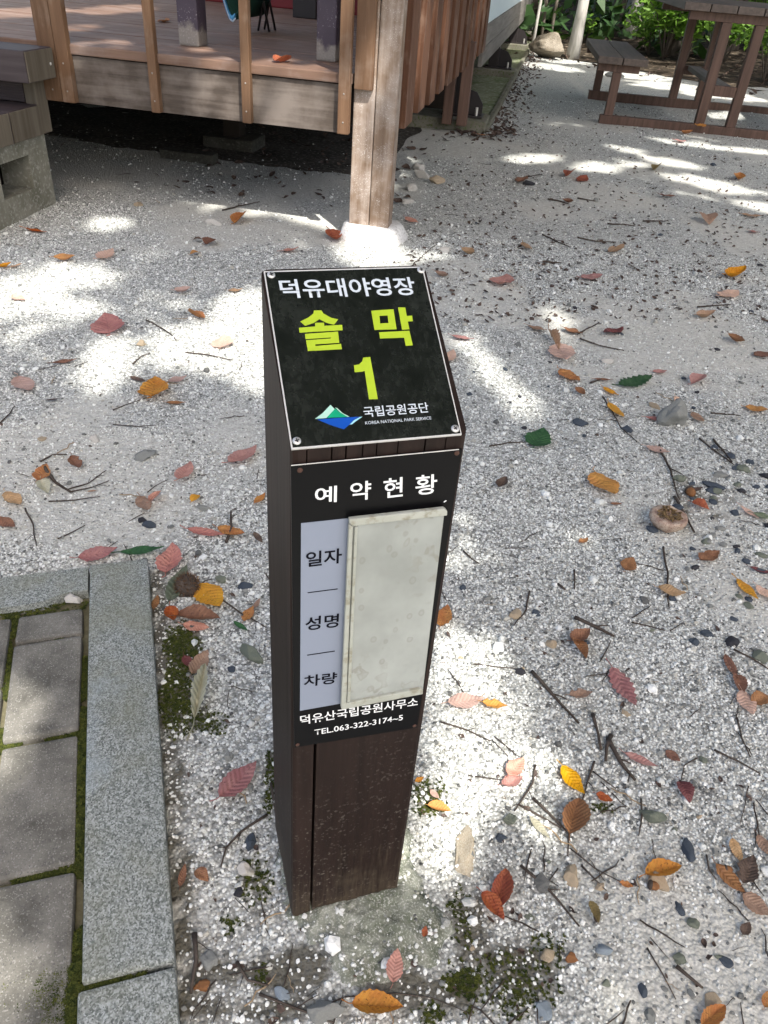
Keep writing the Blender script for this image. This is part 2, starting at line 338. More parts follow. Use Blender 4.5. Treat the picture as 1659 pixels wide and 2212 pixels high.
# ------------------------------------------------------------------ ground
KT = .02                                            # kerb top above the gravel
K0 = G(318, 1205, KT); K1 = G(378, 2077, KT)
KE = (K1-K0); KE.z = 0; KE.normalize()              # along the kerb, towards the camera
KL = Vector((KE.y, -KE.x, 0))                       # to its left
if KL.x > 0: KL = -KL
def kerb_st(x, y): d = Vector((x-K0.x, y-K0.y, 0)); return d.dot(KE), d.dot(KL)
def in_paving(x, y, mrg=0.0):
    s, t = kerb_st(x, y); return s > -mrg and t > -mrg
def in_poly(x, y, P):
    c = False; n = len(P)
    for i in range(n):
        a = P[i]; b = P[i-1]
        if (a[1] > y) != (b[1] > y) and x < (b[0]-a[0])*(y-a[1])/(b[1]-a[1])+a[0]: c = not c
    return c
def gh(x, y):
    """height of the gravel"""
    if in_paving(x, y): return -.012
    h = .009*mnoise.noise((x*2.1, y*2.1, 3.3)) + .004*mnoise.noise((x*9, y*9, 1.7))
    if y > 3: h += .03*mnoise.noise((x*.8, y*.8, 9.1))*min(1, (y-3)/2)
    d = math.hypot(x, y-.03)
    h *= min(1, max(0, (d-.1)/.3))
    return h
def axis(lo, hi, n0, n1, cell, far):
    a = list(np.arange(n0, n1+1e-6, cell)); s = cell
    x = n1
    while x < hi: s *= 1.22; x += s; a.append(min(x, hi))
    x = n0; s = cell; b = []
    while x > lo: s *= 1.22; x -= s; b.append(max(x, lo))
    return b[::-1]+a
xs = axis(-90, 90, -1.3, 1.9, .022, 0); ys = axis(-60, 120, -.55, 3.2, .022, 0)
gv = [(x, y, gh(x, y)) for y in ys for x in xs]; nx = len(xs)
gf = [(j*nx+i, j*nx+i+1, (j+1)*nx+i+1, (j+1)*nx+i) for j in range(len(ys)-1) for i in range(nx-1)]
ground = pyd('gravel_ground', gv, gf, M_ground, smooth=True); tag(ground, kind='structure')
def sand_at(x, y):
    v = mnoise.noise((x*1.7, y*1.7, 7.7))+.45*mnoise.noise((x*5, y*5, 2.7))
    return min(1, max(0, (v+.02)/.28))

# dark sheet under the deck, with its deep shade painted in
SHADE_SHEET = []
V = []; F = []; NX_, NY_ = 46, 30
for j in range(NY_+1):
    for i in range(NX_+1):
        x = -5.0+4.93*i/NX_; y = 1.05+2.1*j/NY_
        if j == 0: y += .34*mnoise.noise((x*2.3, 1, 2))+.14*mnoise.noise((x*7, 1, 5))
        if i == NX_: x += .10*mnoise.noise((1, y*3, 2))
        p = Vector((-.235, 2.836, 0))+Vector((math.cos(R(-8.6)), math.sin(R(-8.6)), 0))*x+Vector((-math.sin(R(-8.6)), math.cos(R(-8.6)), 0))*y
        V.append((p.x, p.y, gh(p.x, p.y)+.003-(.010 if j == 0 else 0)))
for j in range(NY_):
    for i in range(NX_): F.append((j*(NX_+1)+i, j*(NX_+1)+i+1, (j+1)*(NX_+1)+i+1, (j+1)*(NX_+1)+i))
tag(pyd('deck_shade_sheet', V, F, mat_rock('painted_shade', (.03, .027, .022), (.075, .068, .056), (.16, .15, .13), 5, .95, .01), smooth=True), kind='structure')

# ------------------------------------------------------------------ scatter of things nobody could count (geometry nodes on a cloud of points)
def scatter(name, pts, scales, rots, sources, kind='stuff'):
    me = bpy.data.meshes.new(name); me.from_pydata(pts, [], []); me.update()
    a = me.attributes.new('sc', 'FLOAT_VECTOR', 'POINT'); a.data.foreach_set('vector', np.asarray(scales, dtype=np.float32).ravel())
    a = me.attributes.new('rot', 'FLOAT_VECTOR', 'POINT'); a.data.foreach_set('vector', np.asarray(rots, dtype=np.float32).ravel())
    o = bpy.data.objects.new(name, me); COL.objects.link(o)
    cc = bpy.data.collections.new(name+'_pieces')
    for me2 in sources: cc.objects.link(bpy.data.objects.new(name+'_piece', me2))
    ng = bpy.data.node_groups.new(name, 'GeometryNodeTree')
    ng.interface.new_socket('Geometry', in_out='INPUT', socket_type='NodeSocketGeometry'); ng.interface.new_socket('Geometry', in_out='OUTPUT', socket_type='NodeSocketGeometry')
    gi = ng.nodes.new('NodeGroupInput'); go = ng.nodes.new('NodeGroupOutput')
    ci = ng.nodes.new('GeometryNodeCollectionInfo'); ci.inputs['Collection'].default_value = cc; ci.inputs['Separate Children'].default_value = True; ci.inputs['Reset Children'].default_value = True
    ip = ng.nodes.new('GeometryNodeInstanceOnPoints'); ip.inputs['Pick Instance'].default_value = True
    for nm, sk in (('sc', 'Scale'), ('rot', 'Rotation')):
        na = ng.nodes.new('GeometryNodeInputNamedAttribute'); na.data_type = 'FLOAT_VECTOR'; na.inputs['Name'].default_value = nm
        if sk == 'Rotation':
            er = ng.nodes.new('FunctionNodeEulerToRotation'); ng.links.new(na.outputs[0], er.inputs[0]); ng.links.new(er.outputs[0], ip.inputs[sk])
        else: ng.links.new(na.outputs[0], ip.inputs[sk])
    ng.links.new(gi.outputs[0], ip.inputs['Points']); ng.links.new(ci.outputs[0], ip.inputs['Instance']); ng.links.new(ip.outputs[0], go.inputs[0])
    md = o.modifiers.new('scatter', 'NODES'); md.node_group = ng
    return tag(o, kind=kind)
def stone_mesh(seed, sub=1, flat=.7, rough=.35, mat=None, smooth=False):
    r = random.Random(seed); bm = bmesh.new(); bmesh.ops.create_icosphere(bm, subdivisions=sub, radius=.5)
    ax = Vector((r.uniform(.75, 1.2), r.uniform(.6, 1.0), flat*r.uniform(.75, 1.2)))
    pl = [(Vector((r.gauss(0, 1), r.gauss(0, 1), r.gauss(0, 1))).normalized(), r.uniform(.26, .42)) for _ in range(8)]
    for v in bm.verts:
        c = v.co*(1+rough*mnoise.noise(v.co*2.3+Vector((seed*3.1, 0, 0))))
        for n_, d in pl:
            q = c.dot(n_)
            if q > d: c -= n_*(q-d)*.9
        v.co = Vector((c.x*ax.x, c.y*ax.y, c.z*ax.z))
    me = bpy.data.meshes.new('stone'); bm.to_mesh(me); bm.free()
    if smooth: me.polygons.foreach_set('use_smooth', [True]*len(me.polygons))
    if mat: me.materials.append(mat)
    return me
FOOT = [(588, 1735), (584, 1850), (600, 1975), (632, 2035), (680, 2075), (740, 2150), (830, 2158), (905, 2120), (985, 2102), (1005, 2030), (990, 1990), (955, 1950), (935, 1900), (905, 1850), (900, 1800), (890, 1720), (760, 1700)]
FOOTW = [G(x, y) for x, y in FOOT]; FOOTP = [(p.x, p.y) for p in FOOTW]
MOSS = [(395, 1400, 45, 60, 1.0), (375, 1500, 40, 90, .9), (430, 1560, 60, 40, .45), (610, 2110, 60, 40, .9), (1000, 2130, 50, 40, .9), (660, 1990, 0, 0, 0), (985, 2000, 40, 90, .35), (1080, 2080, 60, 60, .34), (1130, 2150, 90, 60, .32), (925, 1725, 40, 50, .5), (585, 1700, 15, 120, .5),
        (550, 1900, 40, 60, .4), (1300, 1755, 30, 25, .4), (960, 2190, 70, 30, .5), (500, 2000, 30, 25, .35), (640, 2090, 35, 50, .8), (1180, 2060, 45, 60, .25)]
def moss_at(px, py):
    v = 0
    for cx, cy, rx, ry, a in MOSS:
        if rx == 0: continue
        q = ((px-cx)/rx)**2+((py-cy)/ry)**2
        v = max(v, a*max(0, 1.25-q))
    return min(1, v)
def soil_at(x, y):
    px, py, z = pxl((x, y, 0))
    if z < .2 or y > 2.5: return 0
    v = 1.1*moss_at(px, py)
    for cx_, cy_, rx_, ry_, a_ in ((640, 2085, 95, 60, .62), (880, 2140, 150, 55, .6), (1010, 2010, 55, 120, .55), (1110, 2100, 130, 90, .55), (560, 1950, 50, 110, .4), (480, 2100, 80, 60, .5), (600, 2180, 160, 40, .6), (1500, 1080, 120, 70, .35)):
        v = max(v, a_*max(0, 1.3-((px-cx_)/rx_)**2-((py-cy_)/ry_)**2))
    if -.06 < y+1e9 and not in_paving(x, y):
        s_, t_ = kerb_st(x, y)
        if s_ > -.01 and -.05 < t_ < 0: v = max(v, (1+t_/.05)*.9)
    v += .35*mnoise.noise((x*23, y*23, 3))*(1 if v > .05 else 0)
    return min(1, max(0, v))
for nm, fn in (('sand', sand_at), ('soil', soil_at)):
    at = ground.data.attributes.new(nm, 'FLOAT', 'POINT'); at.data.foreach_set('value', [fn(q[0], q[1]) if q[1] < 30 and abs(q[0]) < 20 else 0 for q in gv])
def gravel_points(x0, x1, y0, y1, dens, smin, smax, sig, mrg, sink=.15):
    P = []; S = []; RT = []
    n = int((x1-x0)*(y1-y0)*dens)
    X = nrg.uniform(x0, x1, n); Y = nrg.uniform(y0, y1, n); SZ = np.clip(np.exp(nrg.normal(math.log(math.sqrt(smin*smax)), sig, n)), smin*.7, smax*1.6)
    for x, y, sz in zip(X, Y, SZ):
        px, py, z = pxl((x, y, 0))
        if z < .2 or px < -mrg or px > PW+mrg or py > PH+mrg: continue
        if in_paving(x, y, .004): continue
        if in_poly(x, y, FOOTP) and rng.random() < .55: continue
        mo = moss_at(px, py)
        if rng.random() < mo*.8: continue
        ud = (x+.235)*.1495+(y-2.836)*.989
        if (x+.235)*.989-(y-2.836)*.1495 < .1 and ud > .6 and rng.random() < min(.93, (ud-.6)*1.1): continue
        # bare sandy patches: fewer stones
        if rng.random() < sand_at(x, y)*.74: continue
        if rng.random() < soil_at(x, y)*.45: continue
        if 0 <= x*.948+y*.319 <= .14 and 0 <= -x*.319+y*.948 <= .14: continue
        P.append((x, y, gh(x, y)+sz*sink+(.011 if in_poly(x, y, FOOTP) else 0))); S.append((sz, sz, sz)); RT.append((rng.uniform(-.5, .5), rng.uniform(-.5, .5), rng.uniform(0, 6.28)))
    return P, S, RT
stones = [stone_mesh(i, 1, .7, .4, M_stone) for i in range(8)]
A = gravel_points(-1.2, 2.0, -.6, 1.15, 36000, .0031, .0066, .32, 260)
B = gravel_points(-2.3, 3.2, 1.15, 3.0, 11000, .0036, .0072, .3, 200)
C = gravel_points(-3.5, 5.0, 3.0, 7.5, 1000, .005, .011, .35, 150)
D = gravel_points(-1.5, 3, -.5, 3, 260, .010, .017, .3, 200, .1)
scatter('gravel', A[0]+B[0]+C[0]+D[0], A[1]+B[1]+C[1]+D[1], A[2]+B[2]+C[2]+D[2], stones)

# ------------------------------------------------------------------ paving: kerb stones and pavers
kerb = tag(empty('kerb', (K0.x, K0.y, 0), math.atan2(KE.y, KE.x)), kind='structure')
# local frame: x along the kerb towards the camera, y to its right/left: KL is +y or -y
ky = 1 if KL.dot(Vector((-KE.y, KE.x, 0))) > 0 else -1
def kbox(name, mat, parent, s0, s1, t0, t1, z0, z1, bev, jit=0.0):
    a, b = sorted((t0*ky, t1*ky)); return boxo(name, mat, parent, s0, s1, a, b, z0, z1, bev, jit)
KW = .105
sj = kerb_st(*G(378, 2077, KT)[:2])[0]
kbox('kerb_stone', M_granite, kerb, 0, sj-.002, 0, KW, -.12, KT, .004, .001)
kbox('kerb_stone', M_granite, kerb, sj+.004, sj+.95, .001, KW+.003, -.12, KT-.002, .005, .001)
ul = KW+.003
# the cross kerb ends in a chipped corner
bm = bmesh.new()
pc = [(.002, ul), (.0, ul+1.1), (.088, ul+1.1), (.086, ul+.10), (.082, ul+.072), (.070, ul+.045), (.066, ul+.02), (.068, ul)]
top = [bm.verts.new((s_, t_*ky, KT-.003)) for s_, t_ in pc]; bot = [bm.verts.new((s_, t_*ky, -.12)) for s_, t_ in pc]
bm.faces.new(top); bm.faces.new(bot[::-1])
for i in range(len(pc)): bm.faces.new((top[i], top[i-1], bot[i-1], bot[i]))
bobj('kerb_stone', bm, M_granite, kerb)
pave = tag(empty('pavement', (K0.x, K0.y, 0), math.atan2(KE.y, KE.x)), kind='structure')
bed = kbox('joint_sand', plain('joint_sand', (.13, .12, .075), .95, .1, var=.5, scale=160), pave, .0, 3.0, ul, 2.4, -.10, -.004, 0); tag(bed, kind='stuff')
pt = .012
row_starts = {0: [kerb_st(*G(190, y, pt)[:2])[0] for y in (1300, 1370)]}
st0 = kerb_st(*G(185, 1304, pt)[:2])[0]; j1 = kerb_st(*G(186, 1368, pt)[:2])[0]; j2 = kerb_st(*G(180, 1578, pt)[:2])[0]; j3 = kerb_st(*G(176, 1868, pt)[:2])[0]
pw = .108; gap = .010
cols = []
for c in range(9):
    t0 = KW+.012+c*(pw+gap)
    if c == 0: js = [st0, j1, j2, j3, j3+.213, j3+.426, j3+.64, j3+.85]
    else:
        first = st0+(.006 if c % 2 else -.002); base = (j1+j2)/2-.012 if c % 2 else j1
        js = [first]+[base+.211*k for k in range(6)]
    for a, b in zip(js[:-1], js[1:]):
        kbox('paving_stone', M_paver, pave, a+gap/2, b-gap/2, t0, t0+pw, -.06, pt+rng.uniform(-.003, .003), .006, .0015)

# ------------------------------------------------------------------ moss: tufts in the joints and beside the kerb
tuft = []
for sd in range(4):
    r = random.Random(sd+50); V = []; F = []
    for k in range(9):
        an = r.uniform(0, 6.28); l = r.uniform(.5, 1); lean = r.uniform(.15, .8); w = .16
        b = Vector((r.uniform(-.3, .3), r.uniform(-.3, .3), -.1)); t_ = b+Vector((math.cos(an)*lean, math.sin(an)*lean, l)); sd_ = Vector((-math.sin(an), math.cos(an), 0))*w
        o = len(V); V += [b-sd_, b+sd_, (b+t_)/2+sd_*.8, (b+t_)/2-sd_*.8, t_]; F += [(o, o+1, o+2, o+3), (o+3, o+2, o+4)]
    me = bpy.data.meshes.new('tuft'); me.from_pydata([tuple(v) for v in V], [], F); me.materials.append(M_moss); tuft.append(me)
MP = []; MS = []; MR = []
def add_moss(x, y, z, s):
    MP.append((x, y, z)); k = s*rng.uniform(.6, 1.4); MS.append((k*1.15, k*1.15, k*rng.uniform(.3, .6))); MR.append((0, 0, rng.uniform(0, 6.28)))
for _ in range(260000):
    x = rng.uniform(-.5, .75); y = rng.uniform(-.5, .75)
    if in_paving(x, y, .0): continue
    px, py, z = pxl((x, y, 0))
    if z < .2: continue
    mo = moss_at(px, py)
    if in_poly(x, y, FOOTP): mo *= .25
    if rng.random() < mo and mnoise.noise((x*16, y*16, .5)) > -.10-.30*mo: add_moss(x, y, gh(x, y)+.0012, .0036)
def along(s0, s1, t0, t1, n, zz, thr):
    for _ in range(n):
        s_ = rng.uniform(s0, s1); t_ = rng.gauss((t0+t1)/2, (t1-t0)/3)
        if mnoise.noise((s_*11, t_*11, 4.2)) < thr: continue
        p = K0+KE*s_+KL*t_; add_moss(p.x, p.y, zz, .0048)
along(st0, 1.1, KW, KW+.014, 6500, .003, -.05)
along(.30, 1.0, KW-.002, KW+.028, 2200, .006, .02)
along(sj-.03, sj+.03, KW-.02, KW+.05, 700, .010, -.5); along(sj-.004, sj+.012, .05, KW, 350, .012, -.4); along(sj, sj+.25, KW-.015, KW+.03, 1500, .010, -.25)
for c in range(1, 4): along(st0, 1.1, KW+.012+c*(pw+gap)-gap, KW+.012+c*(pw+gap), 2400, .003, -.05)
for jj in (j1, j2, j3, j3+.213): along(jj-.005, jj+.005, KW+.01, KW+.12, 600, .003, -.05)
along(st0-.02, st0+.005, KW+.06, KW+.35, 800, .002, -.05)
scatter('moss', MP, MS, MR, tuft)
# ------------------------------------------------------------------ wooden deck
DA = R(-8.6); DO = Vector((-.235, 2.836, 0)); DU = Vector((math.cos(DA), math.sin(DA), 0)); DV = Vector((-math.sin(DA), math.cos(DA), 0))
def dw(x, y, z=0): return DO+DU*x+DV*y+Vector((0, 0, z))
M_pierc = mat_rock('shaded_concrete', (.035, .034, .028), (.075, .072, .06), (.10, .098, .085), 9)  # concrete darkened: the shade under the deck is in its colour
deck = tag(empty('wooden_deck', DO, DA), 'raised brown wooden deck with slatted railing beside the gravel', 'deck')
boxo('fascia', M_fascia, deck, -5, 0, 0, .03, .403, .572, .002)
for k in range(28):
    y0 = -.012+k*.12; boxo('deck_board', M_deckw, deck, -5.0, .0525 if k == 0 else .165, y0, y0+.1165, .576, .612+rng.uniform(-.0012, .0012), .006)
M_bright = M_balus
def baluster(x0, x1, y0=-.034, y1=-.001, z0=.405, z1=1.75):
    b = boxo('baluster', M_balus, deck, x0, x1, y0, y1, z0, z1, .004)
    for z in (.447, .545):
        bm = bmesh.new(); bmesh.ops.create_uvsphere(bm, u_segments=8, v_segments=5, radius=.0036)
        for v in bm.verts: v.co = Vector((v.co.x+(x0+x1)/2, v.co.y*.5+y0, v.co.z+z))
        bobj('screw_head', bm, M_shead, b, True)
baluster(-1.222, -1.148, -.030, .0); baluster(-1.145, -1.092); baluster(-.762, -.726); baluster(-.381, -.345); baluster(.004, .049)
boxo('corner_post', M_corner, deck, .054, .137, .016, .105, .015, 1.75, .006)
boxo('corner_post', M_corner, deck, .139, .222, .024, .112, .015, 1.75, .006)
boxo('cover_board', M_balus, deck, .060, .131, -.012, .0155, .562, 1.75, .003)
# footing under the corner posts
bm = bmesh.new(); pr = [(.03, -.028), (.19, -.05), (.262, -.01), (.29, .09), (.25, .17), (.05, .15), (.015, .06)]
rings = [(-.04, 1.12), (.012, 1.06), (.05, .93), (.058, .80)]
cx, cy = .14, .062; vr = []
for z, s in rings: vr.append([bm.verts.new((cx+(x-cx)*s+rng.uniform(-.004, .004), cy+(y-cy)*s+rng.uniform(-.004, .004), z+rng.uniform(-.005, .005))) for x, y in pr])
for a, b in zip(vr[:-1], vr[1:]):
    for i in range(len(pr)): bm.faces.new((a[i-1], a[i], b[i], b[i-1]))
bm.faces.new(vr[-1]); bmesh.ops.subdivide_edges(bm, edges=bm.edges[:], cuts=1, use_grid_fill=True)
bobj('footing', bm, M_whitec, deck, True)
# side boards (two layers)
for k in range(11):
    y0 = .225+k*.332
    if y0 > 3.6: break
    boxo('railing_board', M_fence, deck, .199, .226, y0, y0+.185, .41+rng.uniform(-.006, .006), 1.75, .003)
    if k < 10: boxo('railing_board', M_fence, deck, .168, .194, y0+.19, y0+.327, .44+rng.uniform(-.006, .006), 1.75, .003)
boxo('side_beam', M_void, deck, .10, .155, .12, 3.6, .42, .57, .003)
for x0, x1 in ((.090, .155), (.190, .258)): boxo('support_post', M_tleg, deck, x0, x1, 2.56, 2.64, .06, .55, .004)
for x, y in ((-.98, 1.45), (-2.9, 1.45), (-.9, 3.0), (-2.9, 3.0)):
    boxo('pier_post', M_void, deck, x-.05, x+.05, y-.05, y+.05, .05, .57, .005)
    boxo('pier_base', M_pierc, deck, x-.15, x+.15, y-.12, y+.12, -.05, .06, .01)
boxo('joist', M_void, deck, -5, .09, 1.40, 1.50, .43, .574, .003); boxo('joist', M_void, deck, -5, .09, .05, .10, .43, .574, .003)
boxo('shade_skirt', M_void, deck, -5, .09, 3.2, 3.23, -.05, .574, .003)  # added board, closes the far side to keep the under-deck dark
def purple(x0, x1, y0, y1):
    p = boxo('porch_post', M_purple, deck, x0, x1, y0, y1, .6125, 2.2, .008)
purple(-.772, -.682, .30, .40); purple(-.166, -.084, .262, .362)
boxo('porch_post', M_dark, deck, -.87, -.72, 2.25, 2.38, .6125, 2.2, .006)
boxo('curb_block', M_pierc, deck, -1.22, -.92, .95, 1.04, -.03, .045, .006)
# things on the deck
q = boxo('storage_chest', M_red, None, 0, 1.3, 0, .5, 0, .45, .01); q.location = dw(-1.75, 2.9, .613); q.rotation_euler = (0, 0, DA)
boxo('lid', M_red, q, -.012, 1.312, -.012, .512, .452, .49, .006); tag(q, 'dark red chest standing at the back of the deck', 'chest')
# cloth sling (blue edge, green body), hanging over the deck from beyond the picture
cl = empty('folding_chair', dw(-.70, .92, .613), DA); tag(cl, 'folding chair with dark green fabric seat edged in light blue on the deck', 'chair')
def strip(name, prof, y0, y1, mat, par, th=.012):
    V = []; F = []; n = len(prof)
    for yy in (y0, y1):
        for x, z in prof: V.append((x, yy, z))
        for x, z in prof: V.append((x, yy, z-th))
    for i in range(n-1):
        F += [(i, i+1, 2*n+i+1, 2*n+i), (n+i+1, n+i, 3*n+i, 3*n+i+1), (i+1, i, n+i, n+i+1), (2*n+i, 2*n+i+1, 3*n+i+1, 3*n+i)]
    F += [(0, 2*n, 3*n, n), (n-1, 2*n-1, 4*n-1, 3*n-1)]
    o = pyd(name, V, F, mat, par, True); return o
prof = [(-.12+.19*t, .07+.34*(abs(t-.32)/.68)**1.7 if t > .32 else .07+.18*((.32-t)/.32)**1.3) for t in [i/14 for i in range(15)]]
strip('fabric_seat', prof, .0, .42, M_cgreen, cl)
strip('blue_edge', [(x-.004, z+.004) for x, z in prof[:7]], -.03, .0, M_cblue, cl, .02); strip('piping', [(x, z+.004) for x, z in prof[6:]], -.006, .0, M_cgreen, cl, .012)
strip('piping', [(x+.002, z-.012) for x, z in prof[:7]], -.034, -.028, M_cpale, cl, .008)
for sx in (-1, 1):
    for sy in (.30, .40): v, f = tube([(-.01+sx*.03, sy, 0.0), (-.01-sx*.03, sy, .26)], .006); pyd('leg', v, f, M_dark, cl, True)

# ------------------------------------------------------------------ steps up to the deck
st = tag(empty('deck_steps', DO, DA), 'dark plank steps on pierced concrete supports leading up to the deck', 'steps')
def tread(z0, z1, y0, y1, x1, name='tread'):
    t = boxo(name, M_tread, st, -3.2, x1, y0, y1, z0, z1, .004)
    return t
t1 = tread(.492, .60, -.235, -.045, -1.155); boxo('end_cap', M_endw, t1, -1.1545, -1.149, -.232, -.048, .495, .597, .002)
b = bmesh.new(); bmesh.ops.create_uvsphere(b, u_segments=8, v_segments=6, radius=.006)
for v in b.verts: v.co = Vector((v.co.x*.6-1.1485, v.co.y-.075, v.co.z+.545))
bobj('bolt_head', b, M_screw, t1, True)
t2 = tread(.285, .398, -.30, -.10, -1.222); boxo('end_cap', M_endw, t2, -1.2215, -1.216, -.297, -.103, .288, .395, .002)
t3 = tread(.285, .398, -.505, -.305, -1.222); boxo('end_cap', M_endw, t3, -1.2215, -1.216, -.502, -.308, .288, .395, .002)
rs = boxo('riser', M_tread, st, -3.2, -1.275, -.095, -.065, .40, .49, .002)
bm = bmesh.new()
for k in range(9): box(bm, -3.2, -1.276, -.0985, -.0945, .405+k*.0092, .4105+k*.0092)
bobj('grooves', bm, M_tread, rs)
boxo('stringer', M_endw, st, -1.272, -1.222, -.097, -.02, .287, .489, .003)
# pierced concrete leg: a frame round a square opening
X0, X1 = -1.38, -1.242
def prc(px, py):
    p = hit(px, py, dw(X1, 0), DU); d = p-DO; return d.dot(DV), p.z
ya, za = prc(63, 334); yb, zb = prc(73, 407); yc, zc = prc(4, 352)
hy1 = (ya+yb)/2; hz1 = za; hz0 = zb; hy0 = yc-.03
bm = bmesh.new(); LY0, LY1, LZ = -.66, -.055, .284
for (a0, a1, c0, c1) in ((LY0, LY1, -.08, hz0), (LY0, LY1, hz1, LZ), (hy1, LY1, hz0, hz1), (LY0, hy0, hz0, hz1)): box(bm, X0, X1, a0, a1, c0, c1)
bmesh.ops.remove_doubles(bm, verts=bm.verts[:], dist=.0005)
bobj('concrete_leg', bm, M_conc, st)
boxo('shade_backing', M_void, st, X0-.05, X0-.02, LY0, LY1, -.05, .28, .002)  # dark panel added to stand in for deep shade inside the opening
bm = bmesh.new()
for (a0, a1, c0, c1) in ((LY0, LY1, -.08, hz0), (LY0, LY1, hz1, LZ), (hy1, LY1, hz0, hz1), (LY0, hy0, hz0, hz1)): box(bm, -2.9, -2.76, a0, a1, c0, c1)
bobj('concrete_leg', bm, M_conc, st)

# ------------------------------------------------------------------ cabin on its mossy slab
cab = tag(empty('cabin', DO, DA), 'pale blue walled cabin with grey skirt boards standing on dark steel posts', 'cabin')
CX = .217
boxo('skirt_board', M_skirt, cab, CX-.03, CX, 3.70, 11.8, .302, .428, .002); boxo('skirt_board', M_skirt, cab, CX-.031, CX-.002, 3.70, 11.8, .431, .575, .002)
boxo('wall_panel', M_panel, cab, CX-.045, CX-.012, 3.70, 11.79, .577, 2.6, .003)
boxo('corner_trim', M_skirt, cab, CX-.03, CX+.006, 11.805, 11.84, .302, 2.6, .003)
boxo('wall_panel', M_panel, cab, -5.0, CX-.05, 3.75, 3.80, .62, 2.6, .003); boxo('wall_panel', M_panel, cab, -5.0, CX-.05, 11.70, 11.75, .30, 2.6, .003)
boxo('floor', M_void, cab, -5.0, CX-.05, 3.81, 11.69, .45, .58, .003); boxo('roof', M_skirt, cab, -5.3, CX+.4, 3.4, 12.1, 2.62, 2.72, .01)
boxo('skirt_board', M_skirt, cab, -5.0, CX-.05, 11.70, 11.73, .0, .298, .003)
for k, yb_ in enumerate((2.85, 5.95, 9.05, 11.6)):
    boxo('foundation_beam', M_beamc, cab, -2.5, .385, yb_-.20, yb_+.13, -.05, .085, .008, .003)
    p = boxo('steel_post', M_dark, cab, .10, .20, yb_-.06, yb_+.04, .088, .45, .004)
    # gusset plate with a sloping shoulder, and its bolt
    pr = [(.20, .10), (.335, .10), (.335, .165), (.285, .235), (.20, .26)]
    V = [(x, yb_-.012, z) for x, z in pr]+[(x, yb_, z) for x, z in pr]; n = 5
    F = [tuple(range(n-1, -1, -1)), tuple(range(n, 2*n))]+[(i, (i+1) % n, n+(i+1) % n, n+i) for i in range(n)]
    pyd('gusset_plate', V, F, M_dark, p); boxo('base_plate', M_dark, p, .06, .345, yb_-.10, yb_+.08, .086, .098, .002)
    v, f = tube([(.30, yb_-.06, .098), (.30, yb_-.06, .15)], .010, 8); pyd('bolt', v, f, M_screw, p)
    boxo('steel_post', M_void, cab, -1.2, -1.1, yb_-.05, yb_+.05, .088, .45, .004)
slab = boxo('slab', M_slab, cab, -2.5, .36, 2.7, 12.2, -.06, .028, .005)
boxo('slab_edge', M_beamc, cab, .362, .40, 2.72, 12.2, -.06, .05, .008, .003)
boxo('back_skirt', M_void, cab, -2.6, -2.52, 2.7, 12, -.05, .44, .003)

# ------------------------------------------------------------------ picnic table
TA = R(-6.0); TO = Vector((1.555, 6.30, 0))
tb = tag(empty('picnic_table', TO, TA), 'dark wooden picnic table with two attached benches on the gravel', 'table')
for yy in (0.0, 1.40):
    boxo('ground_rail', M_tleg, tb, -.06, 1.75, yy, yy+.07, -.01, .065, .004)
    for x in (0, 1.66):
        boxo('bench_leg', M_tleg, tb, x-.03, x+.035, yy+.003, yy+.067, .066, .36, .003); boxo('bench_crosspiece', M_tleg, tb, x-.15, x+.16, yy+.002, yy+.068, .361, .412, .003)
    for x in (.70, .935): boxo('table_leg', M_tleg, tb, x-.035, x+.035, yy+.002, yy+.068, .066, .735, .003)
    boxo('crosspiece', M_tleg, tb, .42, 1.24, yy+.001, yy+.069, .736, .79, .003)
    boxo('rung', M_tleg, tb, .737, .898, yy+.006, yy+.062, .265, .335, .003)
boxo('stretcher', M_skirt, tb, .76, .87, .075, 1.395, .30, .335, .003)
for x in (-.165, .022, 1.47, 1.657): boxo('bench_plank', M_table, tb, x, x+.18, -.06, 1.56, .414, .462, .005)
for k in range(5): boxo('table_plank', M_table, tb, .36+k*.187, .36+k*.187+.181, -.06, 1.56, .792, .842, .005)

# ------------------------------------------------------------------ sign post
W_, D_, ZF, HB, YAW = .14, .1377, .6985, .7854, .32464
PU = Vector((math.cos(YAW), math.sin(YAW), 0)); PV = Vector((-math.sin(YAW), math.cos(YAW), 0))
post = tag(empty('sign_post', (0, 0, 0), YAW), 'dark brown square post with slanted black name plate and yellow-green number 1', 'sign post')
SL = (HB-ZF)/D_
def prism(poly, z0, ztop, bm):
    lo = [bm.verts.new((x, y, z0)) for x, y in poly]; hi = [bm.verts.new((x, y, ztop(x, y))) for x, y in poly]
    n = len(poly)
    for i in range(n): bm.faces.new((lo[i], lo[(i+1) % n], hi[(i+1) % n], hi[i]))
    f1 = bm.faces.new(hi); f2 = bm.faces.new(lo[::-1]); bm.normal_update(); bmesh.ops.triangulate(bm, faces=[f1, f2])
def section(notches, c=.005):
    p = [(0, D_-c), (0, c), (c*.3, c*.3), (c, 0)]
    for x, w, d in notches: p += [(x-w/2, 0), (x-w/2*.3, d), (x+w/2*.3, d), (x+w/2, 0)]
    p += [(W_-c, 0), (W_-c*.3, c*.3), (W_, c), (W_, D_-c), (W_-c*.3, D_-c*.3), (W_-c, D_), (c, D_), (c*.3, D_-c*.3)]
    return p
XN = (hit(676, 1800, (0, 0, 0), PV)).dot(PU)
bm = bmesh.new(); prism(section([(XN, .0032, .02)]), -.12, lambda x, y: .45, bm)
prism(section([(.012, .0010, .010), (.031, .0012, .012), (.042, .0013, .014), (.055, .0010, .008), (.066, .0010, .011), (.083, .001, .009), (.105, .0014, .013), (.122, .0010, .006)]), .4502, lambda x, y: ZF+SL*y, bm)
bobj('post_body', bm, M_postw, post)
